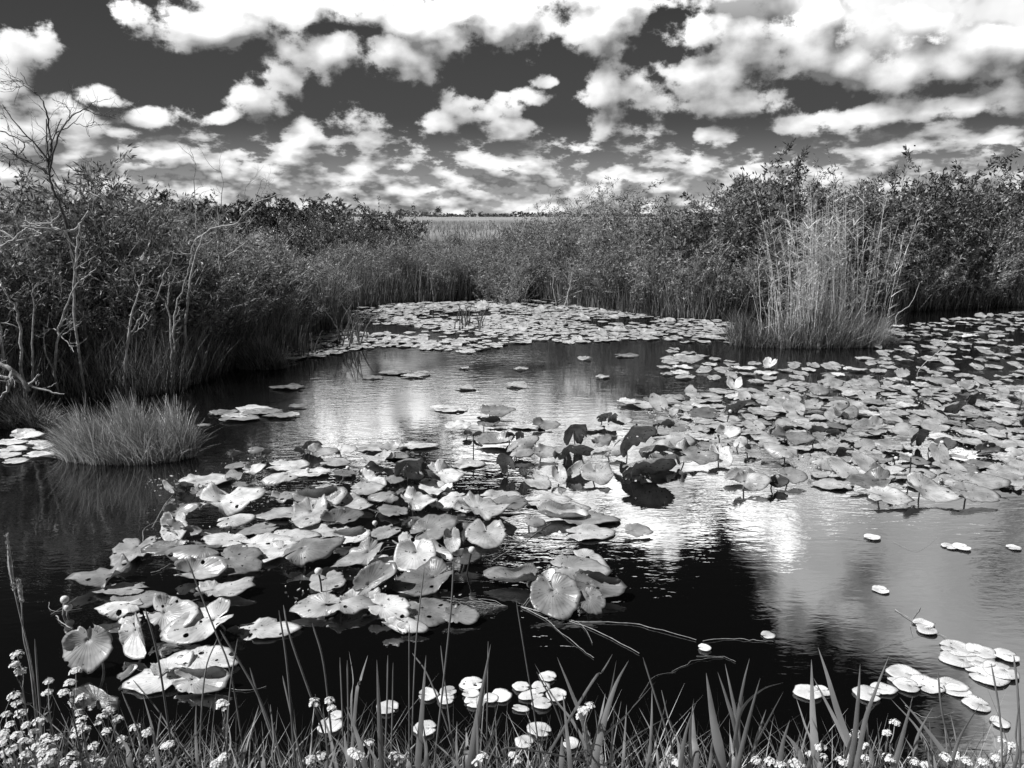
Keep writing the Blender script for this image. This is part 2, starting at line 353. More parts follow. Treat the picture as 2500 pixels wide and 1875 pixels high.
# ------------------------------------------------------------------ setting: terrain and water
edge_px = [(-700,1130),(-120,1085),(20,1010),(110,985),(250,968),(420,955),(520,918),(600,885),(700,858),(740,830),(835,800),(850,752),(1000,738),(1290,726),(1400,742),(1480,757),(1700,778),(1850,776),(2200,762),(2500,748),(3100,735)]
EDGE = np.array([P(x, y)[:2] for x, y in edge_px])
def edgeY(x):   # far shore as depth over x (monotone in azimuth): use azimuth interpolation
    return None
EAZ = np.arctan2(EDGE[:, 0], EDGE[:, 1]); ER = np.hypot(EDGE[:, 0], EDGE[:, 1])
def shore_r(a): return np.interp(a, EAZ, ER)
def land(x, y):
    """height of the ground"""
    a = np.arctan2(x, np.maximum(y, 0.01)); r = np.hypot(x, y)
    d = r - shore_r(a)
    far = -0.55 + 0.61*np.clip((d + 0.5)/0.9, 0, 1)
    far = far + 1.15*np.clip((y - 34)/16, 0, 1)**1.5*(d > 1)
    near = -0.55 + 0.8*np.clip((2.95 - y)/0.75, 0, 1)
    return np.maximum(far, np.where(y < 3.2, near, -0.55))
def axis(lo, hi, fine_lo, fine_hi, fs, grow=1.25):
    a = list(np.arange(fine_lo, fine_hi, fs)); s = fs
    while a[-1] < hi: s *= grow; a.append(a[-1] + s)
    b = []; s = fs; c = fine_lo
    while c > lo: s *= grow; c -= s; b.append(c)
    return np.array(b[::-1] + a)
gx = axis(-2500, 2500, -18, 18, 0.35); gy = axis(-300, 3000, 1, 34, 0.35)
X, Y = np.meshgrid(gx, gy); Z = land(X, Y) + 0.05*np.sin(X*2.1 + Y)*np.cos(Y*1.7)*(Y < 40)
mb = MB(); nx, ny = len(gx), len(gy)
i, j = np.meshgrid(np.arange(nx-1), np.arange(ny-1)); i = i.ravel(); j = j.ravel()
mb.add(np.stack([X.ravel(), Y.ravel(), Z.ravel()], -1), np.stack([j*nx+i, j*nx+i+1, (j+1)*nx+i+1, (j+1)*nx+i], -1))
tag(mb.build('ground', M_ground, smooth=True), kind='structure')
mb = MB(); mb.add([(-40, 1.8, 0), (40, 1.8, 0), (40, 34, 0), (-40, 34, 0)], [(0, 1, 2, 3)])
tag(mb.build('water', M_water), kind='structure')

# ------------------------------------------------------------------ lily leaves
def leaf_geo(L, W, kL=0, kR=0, wave=0.01, lobe=0.0, bend=0.0, rag=0.0, sw=0.32, seed=0, nt_=44, nr=7):
    r_ = np.random.default_rng(seed)
    th = np.linspace(-pi + 0.012, pi - 0.012, nt_); rho = np.linspace(0.03, 1, nr)**0.9
    A_, B_, c = 0.5*L, 0.5*W, 0.17*L
    ct, st = np.cos(th), np.sin(th)
    qa = (ct/A_)**2 + (st/B_)**2; qb = -2*c*ct/A_**2; qc = (c/A_)**2 - 1
    rr = (-qb + np.sqrt(qb*qb - 4*qa*qc))/(2*qa)
    s = np.clip((pi - np.abs(th))/sw, 0, 1)**0.55; rr = rr*(0.06 + 0.94*s)
    rr *= 1 + 0.12*np.exp(-(th/0.25)**2)
    if rag:
        f = sum(np.sin(th*k + r_.uniform(0, 6))*a for k, a in ((5, .5), (9, .4), (17, .35), (23, .3)))
        rr *= 1 - rag*np.clip(f - 0.1, 0, 1)
    rr *= 1 + 0.02*np.sin(th*7 + r_.uniform(0, 6)) + 0.012*r_.normal(0, 1, nt_)
    RR = rho[:, None]*rr[None]; x = RR*ct - c; y = RR*st
    ph = r_.uniform(0, 6, 3); rh = np.repeat(rho[:, None], nt_, 1); TH = np.repeat(th[None], nr, 0)
    z = L*wave*(np.sin(3*TH + ph[0])*rh**2 + 0.7*np.sin(5*TH + ph[1])*rh**2.5 + 0.5*np.sin(11*TH + ph[2])*rh**4)
    z += bend*x*x/L + lobe*np.clip(-x - 0.05*L, 0, None)*np.abs(y)/(0.25*W)
    for sgn, k in ((1, kL), (-1, kR)):
        msk = (y*sgn > 0); kk = k + 1e-4; u = np.abs(y); kap = kk/(0.5*W)
        ynew = np.sin(kap*u)/kap*sgn; zn = (1 - np.cos(kap*u))/kap
        y = np.where(msk, ynew, y); z = np.where(msk, z + zn, z)
    V = np.stack([x, y, z], -1).reshape(-1, 3)
    ii = np.arange(nr-1)[:, None]*nt_; jj = np.arange(nt_-1)[None]
    F = np.stack([ii+jj, ii+nt_+jj, ii+nt_+jj+1, ii+jj+1], -1).reshape(-1, 4)
    uv = np.stack([(TH + pi)/(2*pi), rh], -1).reshape(-1, 2)
    return V, F, uv, np.array([-c, 0, 0])
def rotz(a): return np.array([[cos(a), -sin(a), 0], [sin(a), cos(a), 0], [0, 0, 1]])
def rotx(a): return np.array([[1, 0, 0], [0, cos(a), -sin(a)], [0, sin(a), cos(a)]])
LEAVES = []   # (object, px, py, look, raft)
KP = {  # kL, kR, wave, lobe, bend, rag
 'F': (.14, .08, .016, 0, 0, .12), 'C': (.75, .7, .03, .3, .3, .08), 'H': (.15, .12, .03, .35, .1, .07), 'R': (2.7, .35, .03, 0, .3, .12),
 'r': (.35, 2.7, .03, 0, .3, .12), 'U': (.95, .6, .05, .3, .35, .12), 'D': (-.9, -.7, .03, 0, -.3, .05), 'G': (.15, .2, .025, .1, 0, .22), 'W': (.4, -.3, .06, .3, .2, .08), 'O': (1.9, 1.9, .02, .3, .3, 0)}
LOOK = {'F': 'flat', 'C': 'cupped', 'H': 'heart-shaped', 'R': 'rolled-edged', 'r': 'curled-over', 'U': 'upturned dark', 'D': 'drooping', 'G': 'ragged', 'W': 'wavy', 'O': 'folded-up'}
def lily(x0, y0, x1, y1, head, kind, raft, mt=None, wr=None, seed=None, z0=0.012):
    if kind == 'U': y0 = y0 + (y1-y0)*.22
    cx, cy = (x0+x1)/2, (y0+y1)/2
    seed = int(x0*31 + y1*17) % 99991 if seed is None else seed
    r_ = random.Random(seed)
    near = P(cx, y1, z0); slant = np.linalg.norm(near - [0, 0, CAMZ]); dep = math.asin((CAMZ - z0)/slant)
    Wx = (x1-x0)*slant/FP; hm = (y1-y0)*slant/FP
    wr = wr or r_.uniform(.55, .72); a = R(head)
    L = Wx/math.sqrt(cos(a)**2 + (wr*sin(a))**2); L = min(L, 0.46); W = L*wr
    D = math.sqrt((L*sin(a))**2 + (W*cos(a))**2)
    kL, kR, wave, lobe, bend, rag = KP[kind]
    if kind in 'Rr': D *= 0.8
    q = min(1.0, hm/D); tau = math.asin(q) - dep
    if kind == 'U': tau = pi - math.asin(min(1, hm/D)) - dep
    tau = max(R(-6), min(tau, R(150)))
    if kind == 'F' and abs(tau) < R(14): tau *= 0.35
    V, F, uv, pet = leaf_geo(L, W, kL*r_.uniform(.8, 1.2), kR*r_.uniform(.8, 1.2), wave*r_.uniform(.7, 1.4), lobe, bend, rag, sw=r_.uniform(.2, .45), seed=seed)
    M = rotx(tau) @ rotz(a)
    V = V @ M.T; pet = M @ pet
    ctr = np.array([near[0], near[1] + D/2*cos(tau), 0])
    ctr[2] = z0 - V[:, 2].min() if tau > R(8) or kind not in 'F' else z0
    ctr[2] += r_.uniform(0, .012)
    mb = MB(); mb.add(V, F, uv=uv)
    mt = mt or (M_padD if kind == 'U' else (M_pad))
    o = mb.build('lily_leaf', mt, smooth=True); o.location = ctr
    md = o.modifiers.new('thickness', 'SOLIDIFY'); md.thickness = 0.0014; md.offset = 0
    hgt = ctr[2] + pet[2]
    if hgt > 0.05:
        s = MB(); p1 = pet; p0 = np.array([pet[0] + r_.uniform(-.05, .05), pet[1] + r_.uniform(0, .08), -ctr[2] - 0.05])
        tube(s, smooth_path([p1, (p0+p1)/2 + [r_.uniform(-.02, .02), .015, 0], p0]), 0.006, 6)
        s.build('stalk', M_stalk if r_.random() < .5 else M_stem, o, smooth=True)
    LEAVES.append([o, cx, cy, LOOK[kind], raft, y1-y0]); return o

LL = 'lower left raft'; DL = 'dense left-centre raft'; CC = 'upright clump in mid pond'; CS = 'star-stemmed group at centre'; RR_ = 'broad right raft'
HERO = [
 # lower left group
 (186-28,1536,262,1650,-80,'H',LL,1.15),(242,1332,332,1386,-85,'G',LL),(170,1396,292,1446,195,'W',LL),(226,1437,338,1460,180,'F',LL),
 (245,1461,366,1492,8,'F',LL),(232,1488,326,1521,185,'D',LL),(288,1506,336,1529,190,'G',LL),(276,1530,360,1606,-60,'R',LL),
 (346,1490,464,1556,-12,'W',LL),(402,1493,546,1577,205,'H',LL),(565,1507,706,1560,3,'F',LL),(564,1524,602,1547,180,'U',LL),
 (462,1430,604,1468,12,'G',LL,.45),(418,1594,550,1642,-15,'F',LL),(302,1632,424,1694,200,'F',LL,.8),(358,1612,434,1664,80,'H',LL),
 (420,1638,540,1690,0,'R',LL),(286,1632,318,1664,60,'O',LL),(422,1366,533,1420,10,'C',LL),(490,1341,617,1408,-25,'G',LL,.9),
 (350,1331,446,1363,190,'G',LL,.45),(402,1341,522,1378,185,'D',LL),(486,1295,587,1335,170,'F',LL),(370,1266,436,1328,-70,'H',LL),
 (395,1232,470,1268,15,'C',LL),(398,1272,453,1311,-30,'r',LL),(447,1279,489,1309,0,'C',LL),(463,1220,632,1268,14,'W',LL,.6),
 (522,1261,603,1294,20,'D',LL),(413,1162,545,1191,10,'F',LL),(434,1173,475,1190,0,'U',LL),(400,1180,432,1206,140,'r',LL),(462,1192,512,1218,20,'W',LL),
 (560,1311,702,1350,3,'F',LL),
 # dense left-centre raft
 (620,1235,738,1269,185,'F',DL),(693,1240,781,1294,-85,'H',DL),(706,1205,832,1246,12,'R',DL),(788,1214,896,1253,-10,'C',DL),(683,1322,816,1392,25,'D',DL),
 (730,1268,850,1312,170,'F',DL),(640,1290,760,1325,5,'F',DL),(590,1140,640,1165,20,'W',DL),(640,1120,740,1150,0,'F',DL),(700,1140,800,1165,185,'F',DL),
 (862,1160,938,1192,-40,'C',DL),(934,1163,984,1184,5,'F',DL),(968,1122,1044,1160,75,'U',DL),(975,1140,1031,1175,-20,'D',DL),(1034,1140,1126,1188,-15,'W',DL),
 (968,1188,1048,1217,0,'U',DL),(974,1217,1062,1252,-20,'W',DL),(1066,1206,1142,1248,205,'D',DL),(996,1256,1107,1328,30,'F',DL,.7),(1080,1293,1126,1353,-80,'C',DL),
 (1030,1320,1102,1372,-35,'O',DL),(955,1328,1061,1402,-88,'H',DL,1.0),(806,1293,893,1328,10,'R',DL),(812,1324,927,1393,215,'W',DL),(738,1074,789,1096,5,'U',DL),
 (722,1090,748,1108,160,'U',DL),(812,1090,865,1114,10,'F',DL),(742,1096,816,1120,0,'H',DL),(774,1114,848,1138,-10,'F',DL),(874,1105,962,1136,175,'W',DL),
 (968,1080,1064,1096,5,'F',DL),(862,1368,964,1453,35,'r',DL,.7),(824,1440,890,1490,70,'C',DL),(712,1456,824,1514,190,'F',DL,.7),(786,1476,902,1514,15,'D',DL),
 (884,1448,924,1477,40,'W',DL),(892,1460,997,1522,-15,'G',DL),(968,1456,1098,1528,-60,'F',DL,1.0),(961,1388,1100,1460,215,'H',DL,.8),(1074,1484,1168,1529,-5,'G',DL),
 (966,1513,1038,1552,-20,'D',DL),(930,1514,990,1550,-30,'r',DL),(740,1400,830,1450,-70,'F',DL),(850,1180,930,1212,5,'F',DL),(900,1205,975,1235,180,'D',DL),
 (640,1160,720,1190,200,'D',DL),(860,1085,950,1105,0,'F',DL),(560,1180,600,1192,0,'G',DL),(1020,1170,1085,1200,-10,'D',DL),
 (556,1098,600,1118,10,'U',DL),(602,1092,640,1112,0,'D',DL),(636,1096,668,1114,15,'U',DL),
 # centre: V leaves and folded one over the bright water
 (1120,1240,1250,1274,0,'W',CS),(1104,1213,1170,1255,30,'C',CS),(1168,1191,1265,1224,8,'F',CS),(1194,1213,1284,1250,5,'F',CS),(1280,1215,1392,1237,10,'F',CS),
 (1308,1234,1432,1276,0,'O',CS),(1372,1247,1509,1284,-3,'F',CS),(1380,1276,1502,1319,5,'F',CS),(1326,1231,1437,1256,0,'F',CS),(1133,1281,1236,1340,-88,'H',CS,.95),
 (1336,1362,1486,1426,-12,'F',CS,.62),(1392,1342,1485,1406,-35,'F',CS),(1398,1408,1526,1464,-15,'R',CS),(1412,1440,1480,1503,-60,'G',CS,.9),(1296,1416,1420,1513,-75,'H',CS,1.0),
 (1190,1398,1316,1440,175,'O',CS),(1316,1389,1356,1424,40,'C',CS),(1526,1280,1594,1312,0,'G',CS),(1275,1258,1330,1292,-20,'D',CS),(1100,1340,1170,1382,0,'G',CS),
 # upright clump
 (1358,1040,1438,1084,88,'U',CC),(1494,1044,1586,1110,40,'U',CC,.6),(1474,1090,1530,1118,10,'D',CC),(1552,1092,1648,1118,5,'U',CC),(1502,1114,1638,1160,5,'U',CC,.6),
 (1632,1098,1752,1140,-10,'W',CC),(1574,1058,1720,1102,5,'D',CC),(1420,1136,1502,1184,-80,'H',CC,1.0),(1346,1136,1388,1181,-80,'C',CC),(1382,1124,1426,1168,50,'C',CC),
 (1276,1143,1347,1192,-70,'F',CC),(1210,1104,1258,1152,110,'U',CC),(1162,1058,1255,1092,170,'C',CC),(1236,1064,1315,1118,40,'D',CC),(1240,1098,1304,1122,5,'D',CC),
 (1298,1086,1361,1120,0,'H',CC),(1344,1080,1442,1118,0,'U',CC),(1264,1136,1290,1165,-80,'U',CC),(1444,1064,1495,1094,30,'W',CC),(1096,1114,1179,1142,5,'F',CC),
 (1084,1027,1151,1049,180,'F',CC),(1162,1018,1217,1044,0,'R',CC),(1186,1030,1237,1045,5,'F',CC),(1246,1032,1337,1048,180,'F',CC),(1298,1026,1366,1050,0,'H',CC),
 (1409,1032,1480,1053,185,'F',CC),(1480,1019,1543,1040,5,'F',CC),(1480,1038,1526,1055,180,'F',CC),(1632,1037,1685,1057,5,'F',CC),(1166,991,1255,1021,5,'G',CC),
 (1454,999,1492,1030,20,'U',CC),(1480,1004,1506,1032,80,'U',CC),(1062,980,1144,1006,185,'F',CC),(1128,1048,1152,1064,0,'U',CC),(1156,1048,1182,1066,200,'U',CC),
 (1232,1056,1258,1076,90,'U',CC),(1256,1052,1280,1074,95,'U',CC),(1586,1028,1640,1046,0,'U',CC),(1620,1000,1660,1022,30,'W',CC),
 # broad right raft: distinct leaves
 (1758,974,1822,1010,30,'U',RR_),(1690,996,1764,1024,185,'F',RR_),(1750,1042,1812,1072,10,'C',RR_),(1774,1138,1850,1176,185,'R',RR_),(1796,1156,1882,1202,5,'H',RR_),
 (1876,1158,1922,1192,0,'H',RR_),(1906,1146,1970,1184,-10,'F',RR_),(1896,1062,1992,1090,-5,'H',RR_),(1962,1036,2008,1060,0,'U',RR_),(1870,1034,1926,1060,0,'U',RR_),
 (2012,1040,2056,1072,0,'U',RR_),(2206,1050,2242,1086,95,'U',RR_),(2268,980,2332,1014,20,'U',RR_),(2340,962,2376,990,80,'U',RR_),(2008,1094,2066,1112,10,'U',RR_),
 (2004,1166,2096,1196,180,'F',RR_),(2090,1162,2192,1200,185,'H',RR_),(2138,1196,2234,1238,-15,'G',RR_),(2242,1180,2344,1232,-30,'H',RR_),(2344,1188,2436,1230,-14,'F',RR_,.5),
 (2220,1148,2290,1174,5,'F',RR_),(2134,1140,2206,1164,0,'C',RR_),(1990,1112,2072,1158,-20,'D',RR_),(1794,1070,1834,1098,60,'D',RR_),(1816,1084,1852,1106,0,'C',RR_),
 (2096,1022,2170,1052,185,'C',RR_),(2020,980,2080,1010,20,'D',RR_),(2380,1076,2436,1108,5,'r',RR_),(2464,1096,2500,1114,0,'F',RR_),(2280,1072,2330,1104,0,'F',RR_),
 (2450,1164,2520,1190,180,'F',RR_),(2340,1168,2470,1202,-5,'F',RR_,.5),(2150,1070,2222,1092,185,'F',RR_),(2260,1084,2288,1106,-20,'U',RR_),(2480,1000,2520,1036,40,'U',RR_)]
for h in HERO:
    lily(*h[:7], wr=(h[7] if len(h) > 7 else None), mt=(M_padW if h[4:6] == (-30, 'r') and h[0] == 930 else None))

def inpoly(x, y, poly):
    c = False; n = len(poly); j = n-1
    for i in range(n):
        xi, yi = poly[i]; xj, yj = poly[j]
        if (yi > y) != (yj > y) and x < (xj-xi)*(y-yi)/(yj-yi) + xi: c = not c
        j = i
    return c
def scatter(poly, n, rmin, tries=40000, seed=3, taken=None):
    """random spots on the water inside an outline, evenly spaced in metres"""
    r_ = random.Random(seed); pts = [] if taken is None else taken; out = []
    W_ = [tuple(P(x, y)[:2]) for x, y in poly]
    xs = [p[0] for p in W_]; ys = [p[1] for p in W_]
    for _ in range(tries):
        if len(out) >= n: break
        x = r_.uniform(min(xs), max(xs)); y = r_.uniform(min(ys), max(ys))
        if not inpoly(x, y, W_): continue
        if any((x-a)**2 + (y-b)**2 < rmin*rmin for a, b in pts): continue
        pts.append((x, y)); out.append((x, y))
    return out
def topx(x, y, z=0):
    d = np.array([x, y, z - CAMZ]); f = np.array([0, cos(PITCH), -sin(PITCH)]); u = np.array([0, sin(PITCH), cos(PITCH)])
    k = d @ f; return 1250 + d[0]/k*FP, 937.5 - (d @ u)/k*FP
def pad_world(x, y, L, head, kind, raft, mt):
    px, py = topx(x, y); slant = math.sqrt(x*x + y*y + CAMZ**2); dep = math.asin(CAMZ/slant)
    wr = random.uniform(.66, .86); a = R(head)
    Wx = L*math.sqrt(cos(a)**2 + (wr*sin(a))**2); D = L*math.sqrt(sin(a)**2 + (wr*cos(a))**2)
    tilt = {'F': 0, 'C': R(14), 'H': R(8), 'D': R(10), 'W': R(8), 'U': R(60), 'G': 0, 'R': R(6), 'r': R(6), 'O': R(10)}[kind]
    h = D*sin(dep + tilt)*FP/slant; w_ = Wx*FP/slant
    return lily(px-w_/2, py-h/2, px+w_/2, py+h/2, head, kind, raft, mt=mt, wr=wr)
taken = [tuple(P(e[1], e[2])[:2]) for e in LEAVES]
RP = [(1540,985),(1700,960),(1900,940),(2120,925),(2330,935),(2560,950),(2560,1190),(2330,1195),(2130,1190),(1990,1180),(1900,1110),(1770,1120),(1690,1090),(1620,1040)]
NR = [(350,1175),(560,1125),(760,1085),(950,1080),(1120,1190),(1100,1330),(1130,1500),(900,1545),(700,1500),(690,1400),(480,1400),(360,1330)]
for (x, y) in scatter(NR, 16, 0.17, taken=taken, seed=21):
    pad_world(x, y, random.uniform(.2, .32), random.uniform(0, 360), random.choice('FFGGDCWH'), DL if topx(x, y)[0] > 620 else LL, M_pad)
for (x, y) in scatter(RP, 60, 0.29, taken=taken, seed=5):
    pad_world(x, y, random.uniform(.27, .38), random.uniform(0, 360), random.choice('FFFFFFGDWGGGFFC'), RR_, M_pad)
BR = 'pads right of the reeds'
for (x, y) in scatter([(2150,800),(2560,755),(2560,950),(2330,935),(2120,925),(2060,890),(2140,870)], 26, 0.5, taken=taken, seed=8):
    pad_world(x, y, random.uniform(.26, .40), random.uniform(0, 360), random.choice('FFFFFFFG'), BR, M_padfar)
BM = 'pads below the reeds'
for (x, y) in scatter([(1660,860),(1760,880),(2120,900),(2100,935),(1900,950),(1750,935),(1640,905)], 10, 0.4, taken=taken, seed=9):
    pad_world(x, y, random.uniform(.26, .36), random.uniform(0, 360), random.choice('FFFFFC'), BM, M_padfar)
SL = 'pads beside the left tussock'
for (x0, y0, x1, y1) in [(20,1052,70,1070),(-20,1068,40,1086),(30,1060,86,1076),(-10,1088,44,1104),(50,1104,110,1118),(76,1084,118,1100),(0,1118,48,1132),(-30,1104,30,1118),(60,1076,100,1086)]:
    lily(x0, y0, x1, y1, 5, 'F', SL, mt=M_padfar)
LM = 'thin pads at left'
for (x0, y0, x1, y1) in [(500,1000,568,1014),(560,984,650,1006),(590,1000,680,1014),(540,1006,600,1022),(630,996,680,1010),(690,1004,730,1016),(480,1034,510,1042),(640,1012,720,1022),(656,942,738,952),(520,1020,620,1030),(700,985,745,996),(1010,905,1060,915),(880,915,930,925),(920,905,1010,915),(1500,860,1560,872),(1640,868,1720,886),(1050,985,1100,1000),(980,912,1040,922)]:
    lily(x0, y0, x1, y1, random.choice((5, 180)), 'F', LM, mt=M_pad)
# far raft: the larger ones singly, the rest as one mass
FR = 'far raft under marsh edge'
FP_ = [(690,850),(760,800),(840,765),(960,742),(1290,732),(1440,752),(1640,778),(1800,790),(1810,838),(1660,838),(1560,828),(1400,838),(1260,838),(1150,862),(950,845),(800,868),(700,880)]
far_pts = scatter(FP_, 1700, 0.15, tries=30000, seed=12)
far_pts = [p for p in far_pts if sin(p[0]*1.3 + 2*sin(p[1]*.9)) + sin(p[1]*2.1 + p[0]*.7) + random.gauss(0, .5) > -1.1]
far_pts.sort(key=lambda p: p[1])
nind = max(0, 300 - len(LEAVES) - 1)
step = far_pts[:min(len(far_pts), 400)]; random.shuffle(step)
ind = step[:nind]; rest = step[nind:] + far_pts[400:]
for (x, y) in ind: pad_world(x, y, random.uniform(.24, .36), random.uniform(0, 360), random.choice('FFFFFFG'), FR, M_padfar)
mb = MB()
for k, (x, y) in enumerate(rest):
    L = random.uniform(.15, .30)
    V, F, uv, _ = leaf_geo(L, L*random.uniform(.7, .9), .1, .1, .02, seed=k, nt_=20, nr=3)
    V = V @ (rotx(R(random.gauss(0, 2) if random.random() < .96 else random.uniform(10, 45))) @ rotz(random.uniform(0, 6.3))).T
    mb.add(V + [x, y, .012 + random.uniform(0, .01) + (0.05 if k % 17 == 0 else 0)], F, uv=uv)
tag(mb.build('lily_pad_mass', M_padfar, smooth=True), 'mass of small flat lily pads crowding the far end of the pond', 'lily pads', kind='stuff')

mb = MB(); extra = scatter(RP, 190, 0.16, taken=taken, seed=31) + scatter([(2150,800),(2560,755),(2560,950),(2330,935),(2120,925),(2060,890),(2140,870)], 130, 0.22, taken=taken, seed=32) + scatter([(1640,850),(1760,880),(2120,900),(2100,935),(1900,950),(1750,935),(1620,915)], 34, 0.26, taken=taken, seed=33) + scatter([(1000,880),(1500,870),(1500,930),(1000,960)], 6, .5, taken=taken, seed=34)
for k, (x, y) in enumerate(extra):
    L = random.uniform(.18, .32); V, F, uv, _ = leaf_geo(L, L*random.uniform(.62, .85), .15, .1, .025, rag=.1 if k % 3 else .2, seed=k+5000, nt_=28, nr=4)
    V = V @ (rotx(R(random.gauss(2, 3) if random.random() < .8 else random.uniform(6, 32))) @ rotz(random.uniform(0, 6.3))).T
    mb.add(V + [x, y, .012 - min(0, V[:, 2].min())*.8], F, uv=uv)
tag(mb.build('lily_pad_mass', M_pad, smooth=True), 'smaller overlapping lily pads filling the gaps of the right rafts', 'lily pads', kind='stuff')
# floating specks
mb = MB()
for poly, n_ in ((RP, 1500), (NR, 500)):
    W_ = np.array([P(x, y)[:2] for x, y in poly]); lo, hi = W_.min(0), W_.max(0); pp = rng.uniform(lo, hi, (n_*3, 2)); cen = rng.uniform(lo, hi, (26, 2))
    pp = cen[rng.integers(0, 26, n_*3)] + rng.normal(0, .16, (n_*3, 2)); pp = np.array([p for p in pp if inpoly(p[0], p[1], [tuple(w_) for w_ in W_])])
    z_ = np.full((len(pp), 1), .003); leafquads(mb, np.hstack([pp, z_]), np.hstack([rng.normal(0, .014, (len(pp), 2)), z_*.2]), rng.uniform(.004, .014, len(pp)))
tag(mb.build('pond_scum', M_cane), 'pale specks of scum and plant litter floating between the pads', 'pond scum', kind='stuff')

# floating debris and scum between the right raft leaves is left to the leaves themselves
ORD = ['first', 'second', 'third', 'fourth', 'fifth', 'sixth', 'seventh', 'eighth', 'ninth', 'tenth', 'eleventh', 'twelfth', 'thirteenth', 'fourteenth', 'fifteenth', 'sixteenth', 'seventeenth', 'eighteenth', 'nineteenth', 'twentieth']
def ordw(i): return ORD[i] if i < 20 else '%dth' % (i+1)
ROWN = ['nearest'] + [o_ + '-nearest' for o_ in ORD[1:]]
def ordlabels(items, noun, cat, group, perrow=9, short=None):
    """items: (obj, px, py, look); labels name the row counted from the camera and the place in it"""
    items = sorted(items, key=lambda e: -e[2]); nrow = max(1, math.ceil(len(items)/perrow))
    per = math.ceil(len(items)/nrow)
    for r_ in range(nrow):
        row = sorted(items[r_*per:(r_+1)*per], key=lambda e: e[1])
        for i, e in enumerate(row):
            rn = ROWN[r_]
            tag(e[0], f"{e[3]} {noun}, {ordw(i)} from left in {rn} row of {short or group}" if nrow > 1 else f"{e[3]} {noun}, {ordw(i)} from left among the {group}", cat, group)
for rf in (LL, DL, CC, CS, RR_, BR, BM, SL, LM, FR):
    ordlabels([e for e in LEAVES if e[4] == rf], 'lily leaf', 'lily leaf', rf, perrow=14 if rf in (RR_, FR) else 9)

# ------------------------------------------------------------------ small round pads by the bank
SP = [(1020,1675,1064,1712),(1074,1680,1112,1702),(1068,1696,1106,1722),(1124,1656,1178,1688),(1128,1686,1168,1706),(1134,1700,1184,1730),(1182,1690,1214,1718),
 (1200,1685,1246,1716),(1254,1668,1292,1690),(1300,1668,1342,1692),(1270,1688,1328,1710),(1302,1708,1346,1734),(1320,1640,1358,1666),(1338,1684,1384,1714),
 (1250,1724,1290,1738),(918,1716,966,1746),(1010,1762,1060,1800),(1290,1770,1346,1800),(1260,1800,1300,1830),(1378,1800,1414,1830),(770,1758,826,1792),(800,1730,830,1760),
 (1956,1680,2014,1710),(2000,1674,2034,1700),(2108,1684,2160,1716),(2142,1676,2194,1698),(2196,1636,2264,1668),(2186,1662,2240,1676),(2206,1662,2254,1694),(2256,1660,2316,1696),
 (2310,1666,2370,1690),(2330,1680,2382,1704),(2326,1576,2398,1606),(2328,1602,2392,1632),(2390,1584,2442,1612),(2386,1608,2440,1632),(2404,1636,2480,1678),(2440,1630,2500,1664),
 (2382,1706,2430,1740),(2456,1590,2500,1620),(2246,1518,2288,1536),(2256,1534,2296,1552),(2314,1330,2344,1342),(2344,1332,2378,1346),(2472,1334,2500,1344),(2120,1308,2156,1320),
 (2440,1752,2474,1780),(2144,1428,2178,1450),(1866,1544,1896,1560),(1710,1575,1738,1592)]
items = []
for (x0, y0, x1, y1) in SP:
    near = P((x0+x1)/2, y1, .006); sl = np.linalg.norm(near - [0, 0, CAMZ]); L = (x1-x0)*sl/FP; dep = math.asin(CAMZ/sl)
    Wd = min((y1-y0)*sl/FP/sin(dep), L*1.15)
    mb = MB(); V, F, uv, _ = leaf_geo(L, Wd, .1, .1, .012, seed=int(x0), sw=.3, nt_=32, nr=5)
    a = random.choice((0, pi)) + random.uniform(-.5, .5); V = V @ rotz(a).T
    mb.add(V, F, uv=uv); o = mb.build('floating_pad', M_smallpad, smooth=True); o.location = near + [0, Wd/2, random.uniform(0, .006)]
    md = o.modifiers.new('thickness', 'SOLIDIFY'); md.thickness = 0.001; md.offset = 0
    items.append((o, (x0+x1)/2, (y0+y1)/2, 'small round white'))
ordlabels(items, 'pad', 'floating pad', 'small white pads by the bank', perrow=13, short='the near bank')

